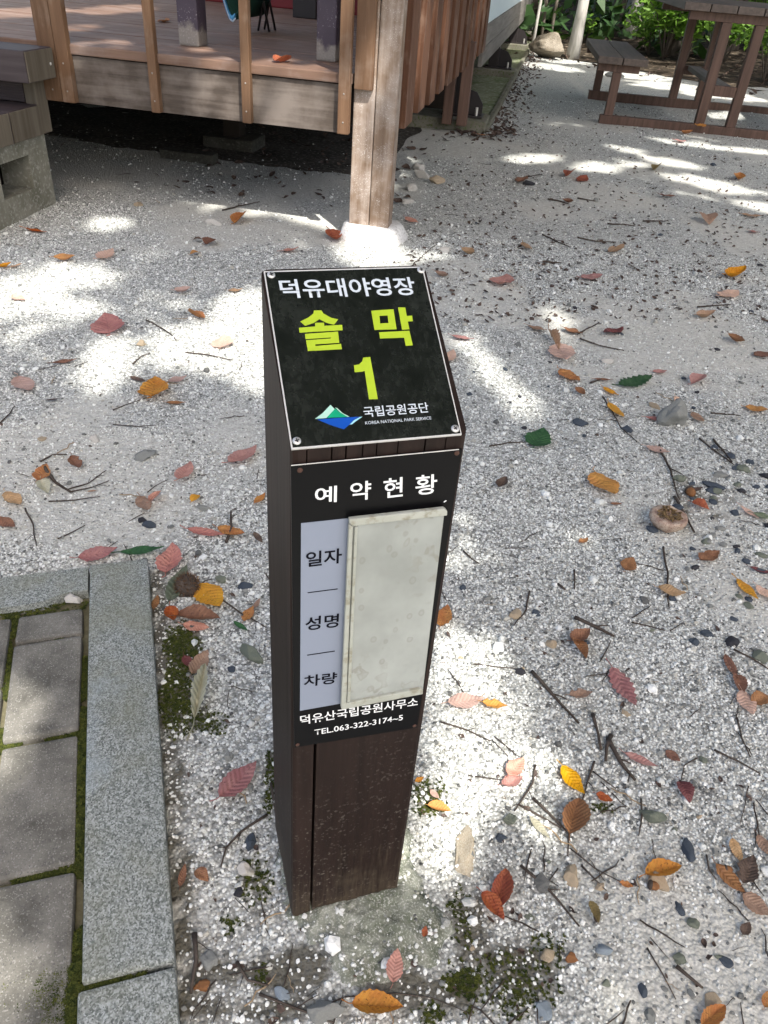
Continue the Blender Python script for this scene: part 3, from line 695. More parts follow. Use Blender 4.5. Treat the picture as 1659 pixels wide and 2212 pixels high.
# plane frames for the lettering: a point of the photograph -> local coordinates on the plate
NS = (PV*(-SL)+Vector((0, 0, 1))).normalized(); TS = (PV+Vector((0, 0, SL))).normalized()
def loc(p): return Vector((p.dot(PU), p.dot(PV), p.z))
def on_slant(x, y, h=0.0): return loc(hit(x, y, Vector((0, 0, ZF))+NS*h, NS))
def on_front(x, y, h=0.0): return loc(hit(x, y, -PV*h, PV))
def c4(f, h): return lambda x, y: f((980+x*900/1659)*PW/3024, (1000+y*900/1659)*PW/3024, h)
def c5(f, h): return lambda x, y: f((1050+x*850/1504)*PW/3024, (1750+y*850/1504)*PW/3024, h)
LN_S = Vector((0, NS.dot(PV), NS.z)); LN_F = Vector((0, -1, 0))
def slabpoly(name, pts, nrm, th, mat, par, holes=None):
    """a thin plate whose face has the outline pts (local), thickness th below it"""
    n = len(pts); V = list(pts)+[p-nrm*th for p in pts]
    if holes:
        return None
    bm = bmesh.new(); vs_ = [bm.verts.new(p) for p in V]
    f1 = bm.faces.new(vs_[:n]); f2 = bm.faces.new(vs_[n:][::-1])
    for i in range(n): bm.faces.new((vs_[i], vs_[n+i], vs_[n+(i+1) % n], vs_[(i+1) % n]))
    bm.normal_update(); bmesh.ops.triangulate(bm, faces=[f1, f2])
    return bobj(name, bm, mat, par)
def multi(name, polys, nrm, th, mat, par):
    bm = bmesh.new()
    for pts in polys:
        n = len(pts); a = [bm.verts.new(p) for p in pts]; b = [bm.verts.new(p-nrm*th) for p in pts]
        f1 = bm.faces.new(a); f2 = bm.faces.new(b[::-1])
        for i in range(n): bm.faces.new((a[i], b[i], b[(i+1) % n], a[(i+1) % n]))
        bm.normal_update(); bmesh.ops.triangulate(bm, faces=[f1, f2])
    return bobj(name, bm, mat, par)
def lettering(body, bl, br, tl, mat, par, bold=.02, space=1.0, nrm=None):
    cu = bpy.data.curves.new('lettering', 'FONT'); cu.body = body; cu.offset = bold; cu.space_character = space; cu.resolution_u = 3
    o = bpy.data.objects.new('lettering', cu); COL.objects.link(o); bpy.context.view_layer.update()
    me = bpy.data.meshes.new_from_object(o.evaluated_get(bpy.context.evaluated_depsgraph_get()))
    bpy.data.objects.remove(o); bpy.data.curves.remove(cu)
    co = np.empty(len(me.vertices)*3); me.vertices.foreach_get('co', co); co = co.reshape(-1, 3)
    mn = co.min(0); mx = co.max(0); uv = (co-mn)/np.maximum(mx-mn, 1e-6)
    bl = np.array(bl); X = np.array(br)-bl; Y = np.array(tl)-bl
    out = bl+uv[:, :1]*X+uv[:, 1:2]*Y
    me.vertices.foreach_set('co', out.ravel()); me.update(); me.materials.clear()
    return link('lettering', me, mat, par)
# --- slanted name plate
c = c4(on_slant, .0022)
corner = [c(108, 125), c(1262, 90), c(1545, 1310), c(310, 1418)]
mid = sum(corner, Vector())/4
npl = slabpoly('name_plate', [mid+(p-mid)*1.0 for p in corner], LN_S, .0018, M_edge, post); npl['label'] = 'slanted black plate with white and lime lettering and a mountain logo'
c = c4(on_slant, .0024); inner = [c(118, 133), c(1256, 99), c(1536, 1301), c(318, 1405)]
slabpoly('plate_face', inner, LN_S, .0004, M_plate, npl)
c = c4(on_slant, .0028)
lettering('덕유대야영장', c(238, 322), c(1222, 298), c(212, 185), M_white2, npl, .018)
sol = [[(472, 410), (526, 409), (541, 432), (600, 464), (648, 474), (618, 513), (560, 497), (512, 472), (470, 500), (408, 520), (374, 490), (430, 462), (468, 432)],
       [(363, 535), (482, 526), (480, 500), (545, 498), (547, 521), (677, 514), (680, 552), (368, 570)],
       [(408, 580), (647, 563), (656, 643), (482, 655), (483, 668), (668, 652), (676, 690), (428, 703), (415, 626), (595, 613), (594, 605), (411, 617)],
       [(888, 412), (1050, 400), (1056, 443), (1007, 445), (948, 448), (893, 440)], [(893, 440), (948, 448), (953, 504), (1014, 501), (1007, 445), (1056, 443), (1072, 545), (912, 550)],
       [(1083, 388), (1135, 388), (1146, 450), (1185, 447), (1190, 486), (1153, 489), (1165, 545), (1112, 549)],
       [(945, 568), (1165, 557), (1190, 662), (1139, 665), (1127, 606), (952, 612)],
       [(830, 752), (881, 748), (936, 1052), (872, 1054), (841, 848), (822, 853), (768, 857), (763, 808), (800, 801), (822, 780)]]
multi('number_lettering', [[c(*p) for p in s] for s in sol], LN_S, .0004, M_lime, npl)
multi('logo', [[c(*p) for p in s] for s in [[(480, 1196), (535, 1155), (592, 1095), (624, 1127), (590, 1160), (562, 1190)]]], LN_S, .0003, M_mint, npl)
multi('logo', [[c(*p) for p in s] for s in [[(566, 1189), (598, 1152), (627, 1121), (662, 1152), (716, 1182)]]], LN_S, .0003, M_green, npl)
multi('logo', [[c(*p) for p in s] for s in [[(627, 1113), (642, 1120), (680, 1155), (730, 1180), (716, 1181), (664, 1150)]]], LN_S, .0003, M_mint, npl)
multi('logo', [[c(*p) for p in s] for s in [[(497, 1201), (600, 1193), (806, 1181), (760, 1205), (732, 1236), (690, 1272), (590, 1240)]]], LN_S, .0003, M_blue, npl)
multi('logo', [[c(*p) for p in s] for s in [[(732, 1237), (748, 1236), (775, 1215), (824, 1180), (806, 1183), (763, 1206)]]], LN_S, .0003, M_sky, npl)
lettering('국립공원공단', c(838, 1186), c(1310, 1150), c(826, 1110), M_white2, npl, .012)
lettering('KOREA NATIONAL PARK SERVICE', c(846, 1238), c(1325, 1200), c(843, 1216), M_white2, npl, .006)
def screw(par, ctr, nrm, rad, mat, cross=True, rot=0.0):
    t = Vector((1, 0, 0)); b_ = nrm.cross(t)
    bm = bmesh.new(); n = 20; rr = [(rad, 0), (rad*.92, rad*.22), (rad*.6, rad*.34), (0, rad*.36)]; rings = []
    for r_, h in rr[:-1]: rings.append([bm.verts.new(ctr+(t*math.cos(2*math.pi*k/n)+b_*math.sin(2*math.pi*k/n))*r_+nrm*h) for k in range(n)])
    tip = bm.verts.new(ctr+nrm*rr[-1][1])
    for a, b in zip(rings[:-1], rings[1:]):
        for k in range(n): bm.faces.new((a[k-1], a[k], b[k], b[k-1]))
    for k in range(n): bm.faces.new((rings[-1][k-1], rings[-1][k], tip))
    s_ = bobj('screw', bm, mat, par, True)
    if cross:
        ps = []
        for an in (rot, rot+math.pi/2):
            d = t*math.cos(an)+b_*math.sin(an); e = t*-math.sin(an)+b_*math.cos(an); o = ctr+nrm*(rad*.40)
            ps.append([o+d*rad*.5+e*rad*.11, o-d*rad*.5+e*rad*.11, o-d*rad*.5-e*rad*.11, o+d*rad*.5-e*rad*.11]); 
        ps[1] = [p+nrm*.00008 for p in ps[1]]
        multi('cross_slot', ps, nrm, .0002, M_inkb, s_)
    return s_
for x, y, ro in ((162, 152, .3), (1249, 117, .1), (1497, 1268, .6), (348, 1357, .25)): screw(post, c(x, y), LN_S, .0033, M_screw, True, ro)
# --- status plate on the front
c = c5(on_front, .0022)
spc = [c(168, 150), c(1362, 36), c(1048, 1972), c(192, 2112)]
spl = slabpoly('status_plate', spc, LN_F, .0020, M_black, post); spl['label'] = 'black upright plate with a pale panel and a clear sleeve'
multi('edge_strip', [[c(170, 145), c(1340, 33), c(1341, 39), c(171, 152)]], LN_F, .0004, M_edge, spl)
c = c5(on_front, .0027)
gp = slabpoly('pale_panel', [c(240, 550), c(600, 512), c(545, 1800), c(232, 1856)], LN_F, .0004, M_blueg, spl)
for ch, (x0, x1, yb0, yb1, yt) in {'예': (334, 492, 418, 404, 300), '약': (580, 730, 400, 385, 265), '현': (812, 952, 380, 365, 240), '황': (1034, 1190, 360, 345, 218)}.items():
    lettering(ch, c(x0+2, yb0-4), c(x1-4, yb1-4), c(x0+2, yt), M_white, spl, .012)
c = c5(on_front, .0031)
lettering('일자', c(274, 858), c(522, 826), c(274, 752), M_inkb, spl, .016); lettering('성명', c(268, 1300), c(500, 1272), c(270, 1205), M_inkb, spl, .016); lettering('차량', c(258, 1692), c(488, 1664), c(260, 1612), M_inkb, spl, .016)
multi('ruled_line', [[c(286, 1032), c(495, 1005), c(495, 1010), c(286, 1037)], [c(283, 1467), c(475, 1438), c(475, 1443), c(283, 1472)]], LN_F, .0003, M_inkb, spl)
lettering('덕유산국립공원사무소', c(236, 1955), c(1052, 1822), c(232, 1890), M_white, spl, .012)
lettering('TEL.063-322-3174~5', c(334, 2026), c(948, 1920), c(332, 1988), M_white, spl, .010)
# --- clear sleeve with rails
cs = c5(on_front, .0065); ho = [cs(580, 524), cs(1240, 458), cs(1088, 1712), cs(520, 1838)]
sleeve = slabpoly('clear_sleeve', ho, LN_F, .0038, M_sleeve, post); sleeve['label'] = 'cloudy white plastic sleeve with water stains and grimy rails'
cr = c5(on_front, .0095)
def bar(pts, th=.0045):
    q = [cr(*p) for p in pts]; o = slabpoly('rail', q, LN_F, th, M_rail, sleeve)
    md = o.modifiers.new('bevel', 'BEVEL'); md.width = .0009; md.segments = 2; return o
bar([(576, 524), (1240, 450), (1260, 466), (1258, 498), (606, 572), (576, 556)])
bar([(536, 1810), (1080, 1702), (1090, 1716), (1088, 1742), (528, 1850), (517, 1838)])
bar([(574, 560), (603, 574), (556, 1802), (518, 1836)], .004)
bar([(614, 580), (636, 577), (584, 1795), (560, 1800)], .0052)
for x, y in ((232, 180), (215, 2092), (1325, 60), (1030, 1960)):
    screw(post, c5(on_front, .0023)(x, y), LN_F, .0022, M_rust, False)
multi('paper_scrap', [[c(1232, 402), c(1245, 390), c(1255, 392), c(1240, 404)]], LN_F, .0003, M_white, spl)

# concrete footing set round the foot of the post
fc = Vector((.07, .06, 0)); V = []; F = []; NR = 44; NA = 160
def fr(an):
    d = Vector((math.cos(an), math.sin(an), 0)); best = .2
    # distance to the outline along d
    n = len(FOOTP); ds = []
    for i in range(n):
        a = Vector((*FOOTP[i-1], 0)); b = Vector((*FOOTP[i], 0)); e = b-a; den = d.x*e.y-d.y*e.x
        if abs(den) < 1e-9: continue
        t = ((a.x-fc.x)*e.y-(a.y-fc.y)*e.x)/den; u = ((a.x-fc.x)*d.y-(a.y-fc.y)*d.x)/den
        if t > 0 and 0 <= u <= 1: ds.append(t)
    return max(ds) if ds else .12
for j in range(NR+1):
    q = j/NR
    for k in range(NA):
        an = 2*math.pi*k/NA; r_ = (.02+(fr(an)*(1+.09*mnoise.noise((math.cos(an)*4, math.sin(an)*4, 2.2))+.07*mnoise.noise((math.cos(an)*13, math.sin(an)*13, 5.2)))-.02)*q)
        x, y = fc.x+math.cos(an)*r_, fc.y+math.sin(an)*r_
        z = .014*(1-q**3.0)-.018*q**6+.008*mnoise.noise((x*14, y*14, 1))+.005*mnoise.noise((x*48, y*48, 4))+.0032*mnoise.noise((x*140, y*140, 4))+.003
        V.append((x, y, z))
for j in range(NR):
    for k in range(NA): F.append((j*NA+k, j*NA+(k+1) % NA, (j+1)*NA+(k+1) % NA, (j+1)*NA+k))
F.append(tuple(range(NA-1, -1, -1)))
foot = pyd('concrete_footing', V, F, M_footc, None, True); tag(foot, 'rough grey concrete footing set round the foot of the sign post', 'footing')
# ------------------------------------------------------------------ forest edge
BND = [(-14, 22), (-4, 17), (.6, 14.6), (1.3, 12.2), (1.75, 11.4), (2.4, 10.9), (3.0, 10.1), (3.7, 9.2), (4.6, 8.6), (6.5, 8.0), (12, 6), (30, 2)]
NB = Vector((.45, .89, 0)).normalized()
bp = []
for (a, b) in zip(BND[:-1], BND[1:]):
    n = max(2, int(math.dist(a, b)/.25))
    for i in range(n): bp.append((a[0]+(b[0]-a[0])*i/n, a[1]+(b[1]-a[1])*i/n))
offs = [0, .15, .3, .6, 1, 1.5, 2.2, 3.2, 4.5, 6, 8, 11, 15, 22, 35, 60]
def fz(d): return .006+.02*min(d, 1)+max(0, d-1)*.045+max(0, d-12)*.12
V = []; F = []
for i, (x, y) in enumerate(bp):
    j = .25*mnoise.noise((x*1.5, y*1.5, 2))
    for d in offs:
        X = x+NB.x*(d+j); Y = y+NB.y*(d+j); V.append((X, Y, fz(d)+(.04*mnoise.noise((X*1.3, Y*1.3, 5))*min(1, d))+.012*mnoise.noise((X*6, Y*6, 5))*min(1, d*3)))
n = len(offs)
for i in range(len(bp)-1):
    for k in range(n-1): F.append((i*n+k, (i+1)*n+k, (i+1)*n+k+1, i*n+k+1))
ff = pyd('forest_floor', V, F, M_floor, smooth=True); tag(ff, kind='structure')
def floor_z(x, y):
    best = min((math.hypot(x-a, y-b), i) for i, (a, b) in enumerate(bp)); a, b = bp[best[1]]
    d = max(0, (x-a)*NB.x+(y-b)*NB.y); return fz(d) if d > 0.02 else 0.0

def leaf_quads(centers, size, jitter, up=.6, ratio=.5, rnd=rng):
    """folded leaf-shaped faces, one island each"""
    V = []; F = []
    for c in centers:
        n_ = Vector((rnd.gauss(0, 1), rnd.gauss(0, 1), rnd.gauss(0, 1)+up*2)).normalized(); a = n_.orthogonal().normalized()
        a = Matrix.Rotation(rnd.uniform(0, 6.28), 3, n_) @ a; b = n_.cross(a); s = size*rnd.uniform(1-jitter, 1+jitter); w = s*ratio
        o = len(V); c = Vector(c); dr = Vector((0, 0, -s*.15))
        V += [c-a*s*.5, c-a*.1*s+b*w*.5+dr*.3, c+a*s*.5+dr, c-a*.1*s-b*w*.5+dr*.3]
        F += [(o, o+1, o+2), (o, o+2, o+3)]
    return V, F
def tree(label, x, y, h, r0, lean, bark, crown_c, crown_r, nleaf, lsize, fol, group=None, name='tree', leafpts=None, limbs=5, base=None, bend=.25):
    z0 = floor_z(x, y) if base is None else base
    t = empty(name, (x, y, z0)); tag(t, label, 'tree', group)
    r = random.Random(int(x*1000+y*77)); pts = []; rad = []
    for i in range(12):
        q = i/11; pts.append(Vector((lean[0]*q*h+bend*mnoise.noise((x, q*2.1, 1))*q*2, lean[1]*q*h+bend*mnoise.noise((y, q*2.1, 5))*q*2, -.08+q*h))); rad.append(r0*(1-.72*q)*(1+.32*math.exp(-q*h/.16))+.003)
    parts = [tube(pts, rad, 10)]
    for k in range(limbs):
        q = r.uniform(.45, .95); i = int(q*11); p = pts[i]; an = r.uniform(0, 6.28); L = crown_r*r.uniform(.5, 1.0)
        e = p+Vector((math.cos(an)*L, math.sin(an)*L, L*r.uniform(.2, .8))); mpt = (p+e)/2+Vector((0, 0, -.1*L))
        parts.append(tube([p, mpt, e], [rad[i]*.55, rad[i]*.35, .006], 6))
    v, f = joinvf(parts); pyd('trunk', v, f, bark, t, True)
    cs_ = leafpts
    if cs_ is None:
        cs_ = []; cl = [Vector((r.gauss(0, .5), r.gauss(0, .5), r.gauss(0, .35)))*crown_r for _ in range(max(6, nleaf//70))]
        for _ in range(nleaf):
            b = r.choice(cl); cs_.append(pts[-1]*crown_c+b+Vector((r.gauss(0, .16), r.gauss(0, .16), r.gauss(0, .10)))*crown_r)
    if len(cs_):
        v, f = leaf_quads(cs_, lsize, .35, rnd=r); pyd('crown', v, f, fol, t)
    return t
def px_tree(label, px, py, z, **k):
    p = G(px, py, 0)
    for _ in range(6): p = G(px, py, floor_z(p.x, p.y))
    return tree(label, p.x, p.y, **k)
T = lambda **k: dict(dict(h=7, r0=.07, lean=(0, 0), bark=M_barkd, crown_c=.85, crown_r=2.4, nleaf=2600, lsize=.17, fol=M_canopy), **k)
px_tree('straight pale grey trunk left of the picnic bench', 1236, 126, 0, **T(bark=M_barkp, r0=.068, lean=(.02, .0)))
px_tree('dark leaning trunk rising behind the picnic bench', 1312, 84, 0, **T(r0=.10, lean=(.16, .1)))
px_tree('pale thick trunk just right of the dark leaning one', 1352, 92, 0, **T(bark=M_barkp, r0=.095, lean=(.08, .02)))
px_tree('thin dark stem behind the boulder, its left neighbour', 1167, 96, 0, **T(r0=.018, h=5, nleaf=700, crown_r=1.4))
px_tree('thin grey stem behind the boulder, right of centre', 1186, 92, 0, **T(r0=.022, h=5, nleaf=700, crown_r=1.4, lean=(.03, 0)))
px_tree('slim pale stem close beside the cabin corner', 1148, 112, 0, **T(bark=M_barkp, r0=.016, h=5, nleaf=600, crown_r=1.2, lean=(.05, 0)))
px_tree('grey trunk rooted among shrubs left of the table legs', 1446, 118, 0, **T(r0=.12, lean=(.02, .02)))
px_tree('dark trunk with spreading foot seen between the table legs', 1560, 112, 0, **T(r0=.17, lean=(.05, .05)))
px_tree('pale trunk half hidden by leaves under the table top', 1618, 40, 0, **T(bark=M_barkp, r0=.12, lean=(0, .02)))
r = random.Random(3)
for k in range(26):
    px = r.uniform(1120, 1700); d = r.uniform(15, 34); p = G(px, 40, 0); dirv = Vector((p.x-CAM.x, p.y-CAM.y, 0)).normalized(); p = CAM+dirv*d
    tree('dark slender trunk deep in the shaded wood', p.x, p.y, group='trees deep in the wood', **T(h=9, r0=r.uniform(.06, .15), lean=(r.uniform(-.08, .08), 0), nleaf=1500, crown_r=2.8, lsize=.26, bark=M_barkd if r.random() < .7 else M_barkp, limbs=3))
for k in range(12):
    x = r.uniform(-12, -3) if k < 6 else r.uniform(6, 14); y = r.uniform(17, 26) if k < 6 else r.uniform(7, 16)
    tree('leafy tree standing at the edge of the wood beside the clearing', x, y, group='trees round the clearing', **T(h=8, r0=.12, nleaf=1800, crown_r=3, lsize=.24))
# shrubs
def shrub(label, px, py, w, h, n, ls, fol=M_fol, group=None, ratio=.36):
    p = G(px, py, 0)
    for _ in range(6): p = G(px, py, floor_z(p.x, p.y))
    s = empty('shrub', (p.x, p.y, floor_z(p.x, p.y)-.01)); tag(s, label, 'shrub', group); r = random.Random(int(px*31+py))
    parts = []; cs_ = []
    for k in range(9):
        an = r.uniform(0, 6.28); e = Vector((math.cos(an)*w*r.uniform(.2, 1), math.sin(an)*w*r.uniform(.2, .8), h*r.uniform(.55, 1)))
        mid_ = e*.5+Vector((0, 0, h*.18)); parts.append(tube([(0, 0, 0), mid_, e], [.010, .007, .003], 5))
        for q in range(n//9):
            t_ = r.uniform(.35, 1.05); b = (mid_*(2*t_) if t_ < .5 else mid_+(e-mid_)*(2*t_-1)); cs_.append(b+Vector((r.gauss(0, .5), r.gauss(0, .5), r.gauss(0, .4)))*w*.28)
    v, f = joinvf(parts); pyd('stem', v, f, M_barkd, s, True)
    v, f = leaf_quads(cs_, ls, .4, up=.9, ratio=ratio, rnd=r); pyd('foliage', v, f, fol, s)
    return s
shrub('bright green leafy shrub right behind the picnic table corner', 1432, 128, .55, 1.05, 420, .15)
shrub('bright shrub with long drooping leaves under the table top', 1480, 134, .5, .9, 380, .15)
shrub('lower leafy shrub seen between the two table legs', 1560, 140, .5, .7, 360, .12)
shrub('green shrub at the right edge beside the far bench', 1650, 178, .5, .75, 420, .10)
shrub('tall green shrub behind the right table leg', 1625, 120, .7, 1.3, 520, .14)
shrub('small bright sprig growing beside the straight pale trunk', 1262, 98, .14, .38, 70, .10, ratio=.55)
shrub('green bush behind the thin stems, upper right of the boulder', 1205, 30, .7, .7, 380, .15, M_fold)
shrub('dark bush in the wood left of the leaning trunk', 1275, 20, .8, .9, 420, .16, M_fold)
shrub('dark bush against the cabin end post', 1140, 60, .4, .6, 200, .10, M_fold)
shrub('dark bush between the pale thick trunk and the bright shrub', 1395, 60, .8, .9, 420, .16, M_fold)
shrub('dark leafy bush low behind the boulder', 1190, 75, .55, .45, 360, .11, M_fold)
shrub('dark leafy bush low between the straight pale trunk and the bench', 1285, 85, .5, .45, 340, .11, M_fold)
shrub('mid green plant with long leaves behind the bench planks', 1400, 118, .45, .6, 320, .12)
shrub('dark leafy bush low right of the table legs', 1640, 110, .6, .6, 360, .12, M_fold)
# understorey: the mass of dark growth far back
cs_ = []
for _ in range(24000):
    d = r.uniform(12.6, 40); a = R(r.uniform(-35, 62)); x = math.sin(a)*d; y = math.cos(a)*d
    if x < 1.2 and y < 17: continue
    cl = mnoise.noise((x*.5, y*.5, 3)); 
    if cl < -.05: continue
    cs_.append((x, y, .05+(d-13)*.05+abs(r.gauss(0, .5))*(.5+cl*2)))
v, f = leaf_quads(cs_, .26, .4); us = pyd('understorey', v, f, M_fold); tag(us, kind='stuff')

# ------------------------------------------------------------------ canopy over the clearing: unseen leaves, with gaps shaped to drop the sun patches
# (x, y, rx, ry, angle, openness, height of the lit surface)
def gp_(x, y, z=0):
    p = G(x, y, z); return Vector((p.x, p.y, 0))+SH*(z/math.tan(SUN_EL))
LIT = []
def lit(x, y, rx, ry, ang=0, a=1.0, z=0.0):
    c0 = gp_(x, y, z); ca, sa = math.cos(R(ang)), math.sin(R(ang))
    e1 = gp_(x+rx*ca, y-rx*sa, z)-c0; e2 = gp_(x+ry*sa, y+ry*ca, z)-c0
    e1 = e1*(1+.03/max(e1.length, .01)); e2 = e2*(1+.03/max(e2.length, .01)); M = np.array([[e1.x, e2.x], [e1.y, e2.y]]); LIT.append((c0.x, c0.y, np.linalg.inv(M), a))
def litw(p, q, rx, ry, a=1.0):
    """on an upright or raised surface: world point and half sizes along the ground"""
    c0 = Vector((p[0], p[1], 0))+SH*(p[2]/math.tan(SUN_EL)); LIT.append((c0.x, c0.y, np.diag([1/rx, 1/ry]), a))
for a in [(250, 690, 330, 130, 4, .40), (130, 640, 140, 50, 8, .6), (420, 720, 140, 60, 12, .6), (1060, 720, 110, 120, -30, .3), (1130, 1170, 170, 60, 0, .4), (1000, 1220, 60, 140, 0, .5), (1080, 1600, 170, 190, -20, .6), (1060, 1620, 90, 120, 0, .9), (1300, 2050, 170, 130, -20, .4), (1480, 380, 150, 60, -8, .3), (-20, 1600, 62, 120, -28, 5), (-60, 2075, 92, 80, -20, 5), (1110, 650, 90, 40, -20, .45), (1230, 760, 70, 40, -30, .4), (1330, 600, 90, 22, -10, .4), (1400, 700, 80, 24, -10, .35), (1000, 520, 60, 18, 0, .5), (1480, 560, 70, 14, -8, .4), (100, 740, 90, 22, 8, .55), (330, 690, 40, 50, 20, .6), (140, 660, 60, 14, 10, .8), (660, 520, 40, 14, 0, .6), (1430, 1200, 50, 30, -20, .3), (1220, 1330, 60, 30, -30, .35), (30, 635, 75, 45, 8), (130, 595, 90, 26, 8), (110, 690, 70, 22, 10, .8), (250, 590, 50, 18, 5, .7), (60, 560, 50, 12, 0, .7), (470, 705, 95, 26, 18), (530, 660, 55, 40, 10), (555, 720, 40, 60, 0), (245, 775, 30, 45, 10), (215, 800, 18, 50, 0),
          (430, 768, 70, 22, 12), (520, 765, 60, 30, 10), (600, 800, 60, 40, 10), (300, 745, 40, 10, 10, .8), (235, 482, 40, 11, 5, .9), (600, 455, 50, 7, -8), (690, 477, 55, 11, -8), (640, 466, 30, 9, -10), (330, 560, 40, 15, 0, .5), (350, 640, 60, 14, 8, .6),
          (790, 545, 55, 22, 0), (830, 560, 60, 20, 0), (930, 545, 40, 20, 0, .75), (1000, 600, 50, 30, 0, .5), (1050, 640, 60, 30, -20, .4),
          (1150, 344, 60, 8, 0), (1285, 360, 45, 12, 0), (1360, 352, 30, 6, -8, .8), (1440, 350, 60, 6, -10), (1350, 325, 40, 4, -10), (1500, 318, 90, 5, -8), (1620, 330, 60, 6, -5), (1500, 385, 60, 7, -8), (1570, 405, 70, 9, -10), (1640, 445, 50, 9, -10), (1500, 420, 60, 7, -5, .7), (1200, 270, 50, 4, 0, .6),
          (1206, 690, 14, 40, 15), (1060, 800, 55, 24, -35), (1128, 868, 36, 26, -35), (1010, 735, 35, 18, -30, .8), (1190, 830, 30, 16, -30, .5), (1590, 690, 40, 14, 0, .5), (1000, 880, 40, 20, -20, .6),
          (985, 1170, 22, 70, 0, .8), (1080, 1160, 60, 40, 0, .55), (1235, 1185, 45, 20, 0, .8), (1000, 1300, 50, 60, 0, .45), (985, 1460, 60, 100, 10, .95), (1060, 1540, 90, 70, 0, .8), (1010, 1630, 80, 60, 0, .8), (1130, 1600, 90, 80, -30, .75), (985, 1720, 70, 60, 20, 1), (1060, 1700, 70, 60, 0, .8), (950, 1810, 70, 60, 0, .85), (1180, 1740, 70, 60, 0, .6), (1120, 1900, 60, 60, 0, .45), (1260, 1850, 110, 80, -30, .45), (1340, 2060, 90, 70, -30, .5), (1180, 1480, 60, 40, -30, .5),
          (1580, 250, 60, 8, 0, .9, .0), (1500, 288, 60, 8, 0, .7, .065), (1440, 165, 20, 6, 0, .9), (1560, 190, 40, 10, 0, 1)]: lit(*a)
# deck floor, posts, fascia and boards
for x, y, rx, ry, an, a in [(60, 25, 90, 12, 2, 1), (150, 60, 60, 8, 2, .8), (250, 20, 80, 10, 2, .9), (230, 90, 70, 6, 3, .8), (330, 60, 40, 6, 0, .7), (160, 140, 10, 3, 0, .5), (480, 128, 40, 6, 5, .9), (560, 135, 60, 7, 5, 1), (640, 150, 60, 7, 8, 1), (700, 145, 30, 8, 8, 1), (440, 108, 25, 5, 0, .9), (270, 100, 30, 6, 0, .6)]: lit(x, y, rx, ry, an, a, .612)
for x, z, rx, ry, a in [(-.14, .47, .14, .07, .9), (-.06, .44, .07, .05, 1), (-.85, .53, .06, .03, .4)]: litw(dw(x, 0, z), 0, rx, ry, a)
for z, a in [(.02, .9), (.10, .8), (.18, .8), (.26, .8), (.36, .3), (.60, .85), (.68, .7)]: litw(dw(.12, .02, z), 0, .09, .05, a)
for x, z, a in [(.03, .47, .8), (.03, .56, .8), (-1.12, .5, .5), (-1.12, .65, .6), (-.12, .75, .9), (-.73, .75, .5)]: litw(dw(x, -.03, z), 0, .05, .05, a)
for y, z, a in [(.32, .55, .6), (.66, .5, .9), (.66, .62, .9), (.66, .75, .9), (.9, .6, .8), (.9, .75, .8), (1.0, .5, .8), (1.3, .55, .8), (1.3, .7, .9), (1.6, .7, .6), (.5, .8, .8), (2.9, .7, .7), (3.3, .7, .7)]: litw(dw(.22, y, z), 0, .10, .09, a)
for px, py in [(1440, 120), (1480, 110), (1560, 120), (1640, 160), (1610, 100), (1262, 88), (1238, 100), (1355, 80), (1520, 140), (1420, 90), (1470, 70), (1350, 50)]:
    p = G(px, py, .25); litw((p.x, p.y, .6), 0, .45, .40, .85)
NL = 380000; gx = nrg.uniform(-3.6, 5.4, NL); gy = nrg.uniform(-1.6, 11.5, NL)
def in_view(x, y):
    d0 = x-CAM.x; d1 = y-CAM.y; z = d1*_f.y-CAM.z*_f.z; z = np.maximum(z, .25)
    px = PW/2+FPX*(d0*_rt.x+d1*_rt.y-CAM.z*_rt.z)/z; py = PH/2-FPX*(d0*_up.x+d1*_up.y-CAM.z*_up.z)/z
    return (px > -300) & (px < PW+300) & (py < PH+350)
sel = in_view(gx, gy)
gx = gx[sel]; gy = gy[sel]; op = np.zeros(len(gx)); wob = np.array([mnoise.noise((a_*7, b_*7, 1.5)) for a_, b_ in zip(gx, gy)])
for cx, cy, Mi, a in LIT:
    dx = gx-cx; dy = gy-cy; u = Mi[0, 0]*dx+Mi[0, 1]*dy; v_ = Mi[1, 0]*dx+Mi[1, 1]*dy
    op = np.maximum(op, np.clip(a*1.2*np.clip(1.75-.95*(u*u+v_*v_)+(.5*wob if a < 2 else .2*wob), 0, 1), 0, 1))
alive = nrg.random(len(gx)) >= op
gx = gx[alive]; gy = gy[alive]; hh = nrg.uniform(0, 1, len(gx)); hh = np.where(gy < 1.0, 3.4+1.6*hh, 6.0+2.8*hh)  # lower foreground leaves stand in for the viewer's own shadow
cxs = gx-SH.x*hh/math.tan(SUN_EL); cys = gy-SH.y*hh/math.tan(SUN_EL)
TR = [(4.4, -4.6), (-1.6, -5.2), (7.4, -1.2), (1.6, -8.2), (8.6, 4.0), (-4.4, .4), (7.6, 9.0)]
dist = np.stack([(cxs-a)**2+(cys-b)**2 for a, b in TR]); own = dist.argmin(0)
lab = ['spreading tree behind the viewer, right of the sign post', 'spreading tree behind the viewer, left of the paving', 'tree far to the right of the sign post, short of the table', 'tree farthest behind the viewer', 'tree to the right of the picnic table, just in front of it', 'tree to the left of the deck steps', 'tree to the right of the picnic table and past its far bench']
for i, (a, b) in enumerate(TR):
    k = np.where(own == i)[0]; pts = [Vector((cxs[j]-a, cys[j]-b, hh[j])) for j in k]
    tree(lab[i], a, b, **T(h=8.4, r0=.17, crown_r=3.2, leafpts=pts, lsize=.125, limbs=9, fol=M_canopy), base=0.0)
